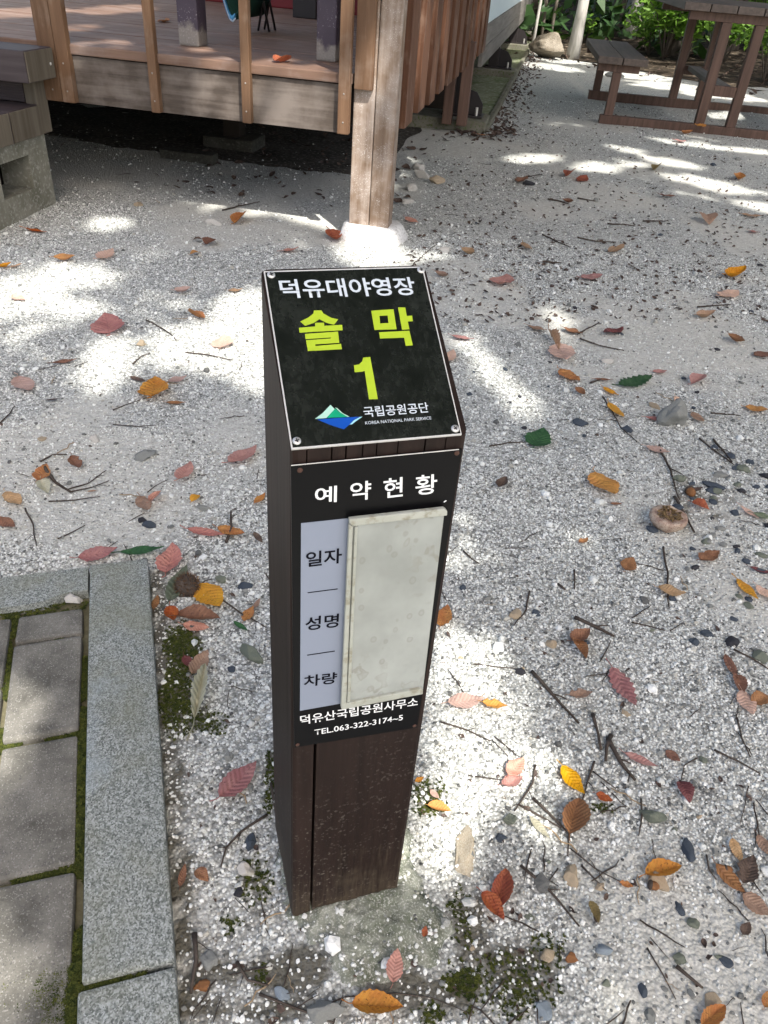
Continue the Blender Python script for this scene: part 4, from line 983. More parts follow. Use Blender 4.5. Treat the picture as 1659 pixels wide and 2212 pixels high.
# ------------------------------------------------------------------ fallen leaves, twigs, stones
LM = {
 'pink': mat_leaf('pink_leaf', (.46, .205, .165), (.58, .30, .24), (.22, .06, .05), .25),
 'pale': mat_leaf('pale_pink_leaf', (.56, .36, .27), (.66, .44, .35), (.35, .16, .10), .15),
 'rose': mat_leaf('rose_leaf', (.40, .14, .125), (.52, .23, .19), (.16, .04, .04), .35),
 'orange': mat_leaf('orange_leaf', (.50, .17, .018), (.60, .27, .03), (.10, .018, .008), .55),
 'yellow': mat_leaf('yellow_leaf', (.62, .30, .02), (.60, .25, .02), (.12, .04, .01), .35),
 'red': mat_leaf('red_leaf', (.30, .055, .02), (.45, .12, .03), (.09, .015, .01), .6),
 'brown': mat_leaf('brown_leaf', (.20, .085, .04), (.32, .15, .07), (.08, .03, .015), .5, .12),
 'tan': mat_leaf('tan_leaf', (.40, .24, .13), (.48, .31, .19), (.20, .09, .04), .4),
 'maroon': mat_leaf('maroon_leaf', (.13, .03, .03), (.19, .055, .05), (.05, .01, .01), .3, .1),
 'dark': mat_leaf('dark_brown_leaf', (.06, .038, .03), (.12, .08, .06), (.03, .02, .015), .4, .08),
 'green': mat_leaf('green_leaf', (.025, .085, .03), (.05, .13, .045), (.02, .04, .02), .15),
 'sage': mat_leaf('sage_leaf', (.13, .17, .10), (.22, .24, .16), (.08, .09, .06), .2),
 'cream': mat_leaf('cream_leaf', (.40, .38, .26), (.52, .50, .38), (.25, .2, .12), .2),
 'olive': mat_leaf('olive_leaf', (.20, .15, .05), (.30, .23, .08), (.08, .05, .02), .4),
}
def leaf_mesh(shape, seed):
    r = random.Random(seed*13+len(shape)); P = dict(W=.52, fold=.10, bend=.10, curl=0, ser=.05, rag=0, tip=1.5, nz=.03, stem=.22, sharp=1.0)
    P.update({'flat': dict(bend=.16, nz=.05, fold=.16), 'round': dict(W=.74, tip=1.1, bend=.18, nz=.055, fold=.14), 'fold': dict(W=.55, fold=.75, bend=.14), 'curl': dict(W=.6, fold=.45, bend=.5, curl=.5), 'cup': dict(W=.7, fold=.5, bend=-.35, curl=-.3, nz=.05),
              'long': dict(W=.34, fold=.18, bend=.12), 'serr': dict(W=.50, fold=.16, bend=.16, ser=.16, tip=1.3), 'rag': dict(W=.6, fold=.35, bend=.25, rag=.5, nz=.07), 'roll': dict(W=.42, fold=1.15, bend=.06, stem=.4, ser=.1), 'half': dict(W=.55, fold=1.25, bend=.18, curl=.3)}[shape])
    n = 15; vs_ = [-1, -.66, -.33, 0, .33, .66, 1]; V = []; F = []
    for i in range(n+1):
        t = i/n; w = P['W']/2*(math.sin(math.pi*t**.82)**.8)*(1-.12*t) if 0 < t < 1 else 0.0
        for v in vs_:
            s_ = w
            if abs(v) == 1:
                s_ *= 1+P['ser']*(1 if i % 2 else -1)+r.uniform(-.03, .03)
                if P['rag']: s_ *= 1-P['rag']*max(0, mnoise.noise((t*4.5, v*2+seed, 3)))
            y = v*s_; a = abs(v)
            fo = P['fold']*(1 if v < 0 or shape != 'half' else .35)
            z = abs(y)*fo+P['bend']*((t-.45)**2)*1.6+P['curl']*(a**2)*w*.6*(.5+t)
            if shape == 'roll': y *= .55; 
            z += P['nz']*mnoise.noise((t*3.1+seed, v*1.2, 2))+P['nz']*.5*mnoise.noise((t*8+seed, v*3, 6))
            V.append((t, y, z))
    m_ = len(vs_)
    for i in range(n):
        for k in range(m_-1): F.append((i*m_+k, (i+1)*m_+k, (i+1)*m_+k+1, i*m_+k+1))
    L = P['stem']; z0 = V[m_//2][2]
    o = len(V); sw = .009
    for q in range(4):
        t = q/3; x = -L*t+.02; zz = z0-.01*t+.04*t*t; yy = .05*t*t*r.choice((-1, 1)); wv = sw*(1+.6*t)
        V += [(x, yy-wv, zz), (x, yy+wv, zz), (x, yy, zz+wv*1.6)]
    for q in range(3):
        for k in range(3): F.append((o+q*3+k, o+q*3+(k+1) % 3, o+(q+1)*3+(k+1) % 3, o+(q+1)*3+k))
    V = [(x-.5, y, z) for x, y, z in V]
    me = bpy.data.meshes.new('leaf'); me.from_pydata(V, [], F); me.update(); me.polygons.foreach_set('use_smooth', [True]*len(me.polygons)); bm = bmesh.new(); bm.from_mesh(me); bmesh.ops.remove_doubles(bm, verts=bm.verts[:], dist=.0004); bm.to_mesh(me); bm.free()
    return me
_cache = {}
def leaf(x, y, L, ang, shape, col, label, tilt=0.0, z=None, lift=0.0, group='fallen leaves', cap=.13):
    key = (shape, col, rng.randrange(3))
    if key not in _cache:
        me = leaf_mesh(shape, key[2]+1); me.materials.append(LM[col]); _cache[key] = me
    me = _cache[key]
    zz = 0.0 if z is None else z
    a = R(ang); dx, dy = L/2*math.cos(a), -L/2*math.sin(a)
    p0 = G(x-dx, y-dy, zz); p1 = G(x+dx, y+dy, zz); d = p1-p0; ln = min(d.length, cap); p = G(x, y, zz)
    if z is None: zz = gh(p.x, p.y) if not in_poly(p.x, p.y, FOOTP) else .016
    o = link('leaf', me); o.scale = (ln, ln*rng.uniform(.9, 1.1), ln)
    e = Euler((rng.uniform(-.12, .12)+tilt, rng.uniform(-.10, .10), math.atan2(d.y, d.x))); o.rotation_euler = e
    mr = e.to_matrix(); mz = min((mr @ Vector((v.co.x*ln, v.co.y*ln, v.co.z*ln))).z for v in me.vertices)
    o.location = (p.x, p.y, zz-mz+(.0045 if z is None else .001)+lift)
    tag(o, label, 'leaf', group); return o
LEAVES = [
 (78, 502, 48, -8, 'long', 'red', 'red-brown curled leaf lying by the foot of the concrete step support'),
 (12, 578, 30, 10, 'curl', 'orange', 'orange leaf at the left edge in the sunny patch'), (36, 577, 26, 12, 'flat', 'tan', 'small tan leaf touching the orange leaf at the left edge'),
 (140, 566, 46, 5, 'curl', 'yellow', 'wavy yellow-orange leaf in the sunny patch below the steps'), (229, 555, 38, 30, 'serr', 'pale', 'pale pink leaf on shaded gravel right of the wavy yellow-orange one'),
 (41, 648, 26, -25, 'round', 'pale', 'small pale pink leaf near the left edge, mid height'), (233, 708, 44, 100, 'round', 'rose', 'rounded dusky pink leaf with a notched base on grey gravel'),
 (141, 787, 54, 8, 'long', 'brown', 'long brown leaf lying flat left of the sunlit streaks'), (53, 840, 36, -50, 'round', 'pale', 'pale pink heart-shaped leaf near the left edge'),
 (333, 848, 48, 80, 'round', 'orange', 'round orange leaf with dark red blotches left of the sign post'), (384, 824, 42, 15, 'flat', 'pale', 'pale pink boat-shaped leaf above the round blotched orange one'),
 (299, 826, 36, -15, 'long', 'dark', 'dark grey-brown narrow leaf left of the blotched orange leaf'), (395, 633, 36, 10, 'curl', 'pale', 'curled pale pink leaf in the shade left of the post top'),
 (508, 633, 32, 5, 'round', 'tan', 'small tan oval leaf at the edge of the bright patch by the post top'), (427, 690, 36, -25, 'half', 'orange', 'folded orange and pink leaf in the brightest sun patch'),
 (482, 745, 28, 70, 'round', 'pale', 'small pale pink leaf standing in the lower bright streak'), (430, 525, 24, 0, 'cup', 'dark', 'dark brown cupped leaf below the deck fascia'),
 (453, 530, 24, 40, 'fold', 'brown', 'folded brown leaf beside the dark cupped one'), (424, 555, 24, 10, 'cup', 'yellow', 'small orange-yellow crumpled leaf below the two brown ones'),
 (516, 480, 26, 40, 'half', 'orange', 'bright orange upright leaf left of the deck corner post'), (626, 545, 40, 8, 'flat', 'pink', 'pink-orange leaf on the gravel just left of the white footing'),
 (722, 517, 28, -40, 'curl', 'red', 'red-brown leaf at the left base of the deck corner post'), (889, 482, 30, -20, 'flat', 'pink', 'salmon leaf on shaded gravel right of the deck corner post'),
 (381, 874, 42, 0, 'long', 'brown', 'thin dark orange-brown leaf below the blotched orange one'), (115, 868, 34, 5, 'long', 'dark', 'small dark grey-brown leaf between the pale heart and the long twig'),
 (526, 990, 70, 33, 'flat', 'pink', 'large salmon pink leaf beside the left side of the sign post'), (400, 1024, 46, 55, 'flat', 'pink', 'spotted pink leaf on gravel between the stone kerb and the post top'),
 (164, 1006, 30, -60, 'rag', 'brown', 'small tan-brown square leaf fragment near the crossed twigs'), (92, 1028, 40, 60, 'rag', 'orange', 'mottled orange leaf at the head of the thick broken twig'),
 (97, 1056, 30, -60, 'fold', 'cream', 'small cream leaf tip just under the mottled orange leaf'), (312, 1094, 42, -65, 'flat', 'tan', 'tan leaf overlapping a pink one above the kerb corner'),
 (337, 1077, 34, 45, 'half', 'pink', 'pink leaf tucked behind the tan one above the kerb corner'), (423, 1081, 24, 40, 'cup', 'yellow', 'little golden leaf piece on grey gravel left of the post'),
 (562, 1083, 30, 40, 'flat', 'orange', 'orange leaf half hidden behind the left edge of the post'), (14, 1134, 44, -25, 'flat', 'brown', 'brown-orange leaf cut by the left edge above the kerb'),
 (446, 1153, 84, -5, 'long', 'rose', 'long dusky pink leaf lying under a twig left of the post'), (500, 1151, 62, -15, 'flat', 'orange', 'orange leaf blotched brown, overlapping the long pink one'),
 (558, 1163, 30, -50, 'long', 'dark', 'dark brown leaf shred beside the blotched orange leaf'),
 (213, 1199, 88, 10, 'flat', 'rose', 'large dusky pink leaf lying across the corner of the kerb'), (308, 1193, 98, 2, 'long', 'green', 'long dark green leaf against the kerb end'),
 (368, 1212, 62, 75, 'rag', 'rose', 'crumpled rose leaf right of the kerb end'), (384, 1262, 84, 62, 'long', 'sage', 'long grey-green leaf beside the kerb and the spiny husk'),
 (336, 1300, 34, 75, 'long', 'brown', 'narrow brown leaf wedged against the kerb side'), (454, 1287, 66, -50, 'round', 'yellow', 'big round yellow leaf with dark speckles beside the spiny husk'),
 (428, 1338, 100, -8, 'half', 'brown', 'large folded brown leaf below the round yellow one'), (424, 1354, 58, -6, 'flat', 'pink', 'pink leaf lying in the folded brown leaf'), (372, 1332, 40, -75, 'curl', 'red', 'curled red-brown leaf at the kerb end of the folded brown leaf'),
 (537, 1325, 36, 55, 'rag', 'orange', 'torn orange-brown leaf on gravel left of the post'), (432, 1495, 116, 78, 'roll', 'cream', 'rolled pale green leaf lying on the moss beside the kerb'),
 (432, 1432, 60, 55, 'rag', 'tan', 'torn beige leaf on top of the rolled pale green one'), (406, 1430, 34, -60, 'flat', 'maroon', 'dark red leaf fragment on the moss beside the torn beige leaf'),
 (516, 1692, 108, 42, 'flat', 'rose', 'large smooth pink leaf between the kerb and the post foot'), (815, 2178, 112, -6, 'half', 'orange', 'large orange leaf with dark spots in front of the concrete footing'),
 (850, 2104, 72, 82, 'flat', 'pink', 'brown-pink pointed leaf on the concrete footing'), (914, 2030, 24, 80, 'rag', 'red', 'small square red-brown leaf bit on the concrete footing'),
 (1063, 1962, 76, -50, 'fold', 'red', 'dark red folded leaf lying right of the yellowish rock'), (1082, 1925, 84, 80, 'half', 'red', 'orange-red leaf standing on edge behind the dark red folded one'),
 (948, 1752, 54, -12, 'half', 'yellow', 'folded yellow leaf in sun at the right side of the post foot'), (938, 1722, 28, -50, 'flat', 'pale', 'small orange-pink leaf just above the folded yellow one'),
 (958, 1340, 46, 70, 'rag', 'orange', 'orange leaf close to the right edge of the status plate'), (1005, 1523, 80, 8, 'flat', 'pale', 'large salmon leaf in the sun right of the status plate'),
 (1066, 1531, 54, -8, 'rag', 'yellow', 'crinkled yellow leaf touching the large salmon one'), (1252, 1508, 50, 5, 'rag', 'tan', 'tan crumpled leaf left of the big striped pink leaf'),
 (1343, 1494, 98, -58, 'serr', 'rose', 'big pink leaf with clear parallel veins in the right foreground'), (1250, 1385, 46, 30, 'curl', 'brown', 'upper of two joined folded brown leaves by a thick twig'), (1252, 1412, 52, -65, 'half', 'brown', 'lower of two joined folded brown leaves by a thick twig'),
 (1449, 1281, 62, -8, 'round', 'tan', 'round tan leaf lying under a thin dark twig'), (1612, 1279, 68, -50, 'long', 'yellow', 'narrow yellow leaf with a torn hole near the right edge'),
 (1650, 1285, 50, -45, 'flat', 'pale', 'pale pink leaf cut by the right edge beside the narrow yellow one'), (1357, 1223, 32, 60, 'round', 'brown', 'small orange-brown round leaf right of the sunlit patch'),
 (1304, 1053, 66, -52, 'round', 'yellow', 'big golden oval leaf alone on pale gravel right of the post'), (1512, 1096, 42, -20, 'cup', 'red', 'glossy red-orange leaf among the dark pebbles'),
 (1618, 1111, 50, -35, 'long', 'pale', 'pale salmon narrow leaf near the right edge above the pebbles'), (1083, 1052, 28, 50, 'curl', 'dark', 'tiny dark brown curled leaf left of the golden oval one'),
 (1162, 955, 42, 60, 'round', 'green', 'small green round leaf with a long dark stalk'), (1372, 829, 90, 12, 'serr', 'green', 'toothed dark green leaf, the only large green one on the right'),
 (1229, 817, 50, -30, 'round', 'orange', 'spotted orange leaf left of the toothed green one'), (1213, 769, 40, -70, 'round', 'pale', 'round pale pink leaf below a yellowish rolled one'),
 (1318, 850, 38, -25, 'flat', 'orange', 'orange leaf with pale centre just left of the toothed green one'), (1328, 896, 50, -52, 'long', 'yellow', 'golden dark-edged leaf leading to the grey stone'),
 (1252, 854, 24, -40, 'curl', 'brown', 'tiny pinkish-brown curl below the spotted orange leaf'), (1303, 823, 40, -5, 'long', 'brown', 'brown narrow leaf on a twig, tip toward the green leaf'),
 (1196, 740, 50, -60, 'roll', 'tan', 'yellowish rolled leaf above the round pale pink one'), (1160, 714, 44, -20, 'flat', 'tan', 'tan speckled leaf left of the yellowish rolled one'),
 (1236, 720, 44, -20, 'rag', 'brown', 'brown torn leaf at the end of a thin twig'), (1326, 719, 42, 20, 'flat', 'maroon', 'dark wine-red leaf alone on grey gravel'),
 (1425, 804, 30, 3, 'flat', 'pink', 'small salmon leaf right above the toothed green one'), (1507, 823, 34, 35, 'fold', 'pink', 'small folded salmon leaf right of the toothed green one'),
 (1633, 887, 50, -12, 'round', 'yellow', 'golden leaf close to the right edge beside a dark twig'), (1587, 740, 38, -30, 'curl', 'brown', 'crumpled brown-yellow leaf near the right edge'),
 (1646, 771, 36, 5, 'round', 'brown', 'brown oval leaf at the right edge'), (1522, 688, 40, 8, 'curl', 'tan', 'orange-tan leaf in the small sun patch at right'),
 (1573, 640, 40, 15, 'round', 'pale', 'pale pink leaf beneath a dark scrap near the right edge'), (1586, 601, 40, 15, 'curl', 'orange', 'orange-brown leaf with a raised tip near the right edge'),
 (1277, 603, 46, 5, 'flat', 'pink', 'bright salmon leaf by itself in the middle of the right gravel'), (1085, 610, 30, 50, 'round', 'pink', 'small salmon heart-shaped leaf right of the name plate'),
 (1000, 733, 48, -8, 'flat', 'pink', 'salmon leaf beside the right edge of the name plate'), (1420, 977, 54, -20, 'serr', 'pale', 'pale pink veined leaf below the grey stone'),
 (1468, 873, 32, -45, 'flat', 'pale', 'little pink leaf behind the grey stone'), (1415, 910, 46, -10, 'long', 'rose', 'dusky pink leaf against the left of the grey stone'), (1506, 906, 34, -45, 'flat', 'tan', 'tan-pink leaf against the right of the grey stone'),
 (971, 773, 26, 55, 'flat', 'pale', 'small salmon leaf just past the right edge of the name plate'), (953, 599, 30, -20, 'curl', 'tan', 'tan leaf just right of the top corner of the name plate'),
 (1227, 383, 36, 40, 'half', 'red', 'red-brown tent-shaped leaf on the upper right gravel'), (1257, 393, 22, 30, 'flat', 'red', 'tiny red-brown leaf beside the tent-shaped one'),
 (1226, 443, 22, -20, 'curl', 'brown', 'small brown leaf below the tent-shaped red one'), (1126, 398, 40, 20, 'rag', 'brown', 'crumpled dark red-brown leaf left of the tent-shaped one'),
 (1416, 366, 44, 40, 'half', 'olive', 'olive leaf with an upright tip in the sun streaks'), (1595, 387, 28, 80, 'curl', 'orange', 'small orange leaf standing up near the sun streaks at right'),
 (1526, 480, 34, -60, 'cup', 'tan', 'tan-brown curled leaf below the sun streaks'), (1622, 470, 42, -8, 'flat', 'tan', 'pale orange leaf at the end of the lowest sun streak'),
 (1627, 503, 26, -10, 'round', 'pink', 'small pink leaf below the pale orange one at right'), (1441, 426, 34, 0, 'flat', 'brown', 'flat brown leaf beside the middle sun streak'),
 (1330, 548, 32, 15, 'half', 'tan', 'small grey-tan folded leaf on the right gravel'), (1137, 538, 40, -50, 'long', 'tan', 'pale tan narrow leaf upper right of the name plate'),
 (1012, 548, 28, -30, 'curl', 'tan', 'small tan curl upper right of the name plate, nearer the deck post'), (1043, 300, 30, -5, 'flat', 'orange', 'orange leaf at the corner of the cabin slab'),
 (1466, 314, 26, 0, 'round', 'pink', 'small pink leaf in front of the picnic table rail'), (1482, 294, 24, 0, 'curl', 'orange', 'orange-brown leaf against the picnic table rail'),
 (1112, 1664, 50, 50, 'rag', 'pink', 'upper piece of a torn pink-brown leaf in the sun'), (1105, 1694, 48, 20, 'rag', 'pink', 'lower piece of a torn pink-brown leaf in the sun'),
 (1235, 1690, 76, -50, 'flat', 'yellow', 'big orange-yellow leaf with a brown tip among twigs'), (1238, 1768, 84, 75, 'half', 'brown', 'crumpled brown leaf hanging from the big orange-yellow one'),
 (1304, 1727, 40, -25, 'rag', 'red', 'small red-brown torn leaf right of the big orange-yellow one'), (1383, 1645, 78, -20, 'long', 'pink', 'pink-orange narrow leaf beside a thick twig'),
 (1452, 1637, 40, -40, 'round', 'brown', 'small orange-brown speckled leaf right of the pink-orange one'), (1478, 1713, 52, -65, 'cup', 'maroon', 'dark red cupped leaf in the right foreground'),
 (1430, 1886, 78, 10, 'half', 'orange', 'curled red and orange leaf in the lower right'), (1590, 1838, 56, -70, 'flat', 'tan', 'tan leaf above the big brown one at lower right'),
 (1652, 1832, 64, -60, 'flat', 'tan', 'tan leaf cut by the right edge above the spotted one'), (1576, 1902, 92, -45, 'flat', 'brown', 'big russet brown leaf at lower right'),
 (1614, 1882, 62, 70, 'rag', 'dark', 'dark brown torn leaf behind the russet one'), (1632, 1958, 78, -35, 'round', 'tan', 'round tan leaf with brown flecks below the russet one'),
 (1610, 2008, 30, 60, 'rag', 'dark', 'small dark red-brown scrap below the round flecked leaf'), (1610, 1527, 62, -70, 'flat', 'pale', 'tan-pink half leaf near the right edge, mid foreground'),
 (1640, 1520, 44, 20, 'cup', 'brown', 'brown curled leaf stuck to the tan-pink half leaf'), (1576, 1445, 58, -65, 'long', 'brown', 'narrow brown leaf above the small russet one near the right edge'),
 (1594, 1484, 44, -75, 'fold', 'brown', 'small russet leaf between the narrow brown and the tan-pink ones'), (1352, 1914, 32, -20, 'rag', 'orange', 'little orange leaf bit in the lower right gravel'),
 (1282, 1975, 52, -70, 'half', 'olive', 'olive brown pointed leaf in the lower right gravel'), (1538, 2196, 64, 40, 'half', 'orange', 'orange leaf cut by the bottom edge'),
 (1656, 2160, 40, 70, 'flat', 'orange', 'orange leaf at the bottom right corner'), (1164, 1792, 66, -48, 'long', 'cream', 'whitish dry leaf below the big orange-yellow one'),
 (1530, 1206, 48, 25, 'rag', 'brown', 'dark red-brown broken leaf among pebbles near the right edge'), (1644, 1236, 54, -15, 'long', 'maroon', 'long maroon leaf at the right edge among pebbles'),
 (1648, 1118, 50, -15, 'flat', 'sage', 'grey-green leaf at the right edge above the pebbles'), (1500, 1060, 36, 10, 'long', 'dark', 'dark leaf above the glossy red-orange one'),
 (1330, 1090, 26, 0, 'long', 'brown', 'tiny brown leaf shred right below the golden oval leaf'), (905, 1690, 22, 30, 'rag', 'orange', 'orange fleck beside the post just above the folded yellow leaf'),
 (200, 1062, 22, 10, 'long', 'tan', 'small tan shred under the crossed twigs'), (30, 1085, 40, -40, 'rag', 'tan', 'pale brown crumpled leaf near the left edge above the kerb'),
 (395, 1895, 54, 78, 'long', 'brown', 'rusty brown leaf beside the kerb, low in the picture'), (437, 1897, 36, -40, 'cup', 'brown', 'small cupped brown leaf right of the rusty leaf by the kerb'),
 (1260, 1170, 22, 30, 'rag', 'brown', 'small brown fragment in the pale sun spot at right'), (555, 1300, 24, 60, 'long', 'tan', 'tan splinter of leaf on gravel close to the post'),
 (520, 1350, 36, -30, 'long', 'green', 'thin green leaf blade beside the folded brown leaf'),
]
for a in LEAVES: leaf(*a)
leaf(1513, 273, 30, 5, 'round', 'orange', 'orange leaf resting on the ground rail of the picnic table', z=.066)
leaf(648, 89-38, 30, 15, 'flat', 'orange', 'orange leaf on the deck between the first porch post and a baluster', z=.613, cap=.06) if False else None
leaf(355, 47, 26, 15, 'flat', 'orange', 'orange leaf on the deck boards left of the first porch post', z=.613)
leaf(612, 134, 34, 8, 'fold', 'red', 'red-brown leaf near the front edge of the deck boards', z=.613)

# the litter nobody could count: dark leaf scraps
lit_me = []
for k, (sh, co) in enumerate((('curl', 'dark'), ('rag', 'dark'), ('cup', 'dark'), ('long', 'dark'), ('half', 'dark'), ('flat', 'dark'))):
    me = leaf_mesh(sh, 20+k); me.materials.append(LM[co]); lit_me.append(me)
P = []; S = []; Q = []
def addl(x, y, s, z=None):
    P.append((x, y, (gh(x, y) if z is None else z)+s*.12)); S.append((s, s, s)); Q.append((rng.uniform(-.6, .6), rng.uniform(-.6, .6), rng.uniform(0, 6.28)))
for _ in range(650):      # along the slab and the deck foot
    t = rng.uniform(2.7, 11); p = dw(.40+abs(rng.gauss(0, .12)), t); addl(p.x, p.y, rng.uniform(.015, .05))
for _ in range(70): p = dw(rng.uniform(.15, .6), 2.6+rng.gauss(0, .13)); addl(p.x, p.y, rng.uniform(.02, .07))
for _ in range(150): p = dw(rng.uniform(-1.1, .2), rng.uniform(.4, 2.4)); addl(p.x, p.y, rng.uniform(.02, .06))
for _ in range(2300):
    p = G(rng.uniform(850, 1680), rng.uniform(95, 700)); 
    if p.y > 14 or (p.y > 2.2 and (Vector((p.x, p.y, 0))-DO).dot(DU) < .3): continue
    addl(p.x, p.y, rng.uniform(.008, .026))
for _ in range(2500):
    i = rng.randrange(len(bp)); d = rng.uniform(-.8, 2.5); x = bp[i][0]+NB.x*d; y = bp[i][1]+NB.y*d
    if x < .9 or x > 7: continue
    addl(x, y, rng.uniform(.03, .09), (fz(d) if d > 0 else 0)+.005)
for _ in range(240):
    p = G(rng.uniform(0, 1659), rng.uniform(700, 2212))
    if not in_paving(p.x, p.y, .02): addl(p.x, p.y, rng.uniform(.006, .014))
scatter('leaf_litter', P, S, Q, lit_me)
# small twigs nobody could count
tw_me = []
for k in range(5):
    r = random.Random(k); pts = [Vector((-.5+i/5, .10*mnoise.noise((i*.7, k, 1)), .06*mnoise.noise((i*.7, k, 4)))) for i in range(6)]
    v, f = tube(pts, [.018, .022, .02, .02, .016, .01], 5); me = bpy.data.meshes.new('twig_piece'); me.from_pydata([tuple(q) for q in v], [], f); me.materials.append(M_twig if k < 4 else M_straw); tw_me.append(me)
P = []; S = []; Q = []
for _ in range(240):
    p = G(rng.uniform(-100, 1760), 2212-(rng.random()**1.5)*2050)
    if in_paving(p.x, p.y, .02) or p.y > 9: continue
    s = rng.uniform(.018, .06)*(1+.12*p.y); P.append((p.x, p.y, gh(p.x, p.y)+.003)); S.append((s, s, s*.9)); Q.append((0, rng.uniform(-.08, .08), rng.uniform(0, 6.28)))
scatter('twig_litter', P, S, Q, tw_me)

def twig(pts, th, label, mat=None, z=0.0, rough=.10, group='fallen twigs'):
    W3 = [G(x, y, z) for x, y in pts]; zz = [gh(p.x, p.y) if z == 0 else z for p in W3]
    dm = (W3[0]-CAM).dot(_f); r0 = th/2/FPX*dm
    P = []
    for (a, b), (za, zb) in zip(zip(W3[:-1], W3[1:]), zip(zz[:-1], zz[1:])):
        n = max(2, int((b-a).length/.012))
        for i in range(n):
            q = i/n; p = a.lerp(b, q); P.append(Vector((p.x, p.y, za+(zb-za)*q)))
    P.append(Vector((W3[-1].x, W3[-1].y, zz[-1])))
    side = Vector((0, 0, 1)).cross((P[-1]-P[0]).normalized()); n = len(P); RR = []; L = (P[-1]-P[0]).length
    for i, p in enumerate(P):
        k = mnoise.noise((p.x*28, p.y*28, 6.6)); P[i] = p+side*k*L*.02+Vector((0, 0, r0*1.15+abs(mnoise.noise((p.x*15, p.y*15, 2)))*r0*1.2+.001)); RR.append(r0*(1.05-.55*i/n)*(1+rough*2*mnoise.noise((p.x*150, p.y*150, 1))))
    c = P[0].copy(); parts = [tube([p-c for p in P], RR, 7)]
    if L > .075 and n > 6:                       # a side shoot or two, and a knot
        for q, sg in ((.45, 1), (.72, -1)):
            if rng.random() < .6: continue
            i = int(n*q); a = P[i]-c; dr = (P[-1]-P[0]).normalized(); b = a+(dr*.8+side*sg*rng.uniform(.4, .9))*L*rng.uniform(.12, .26); b.z = max(b.z, .002)
            parts.append(tube([a, (a+b)/2+Vector((0, 0, .002)), b], [RR[i]*.6, RR[i]*.45, RR[i]*.25], 5))
    v, f = joinvf(parts); o = pyd('twig', v, f, mat or M_twig, None, True); o.location = c
    return tag(o, label, 'twig', group)
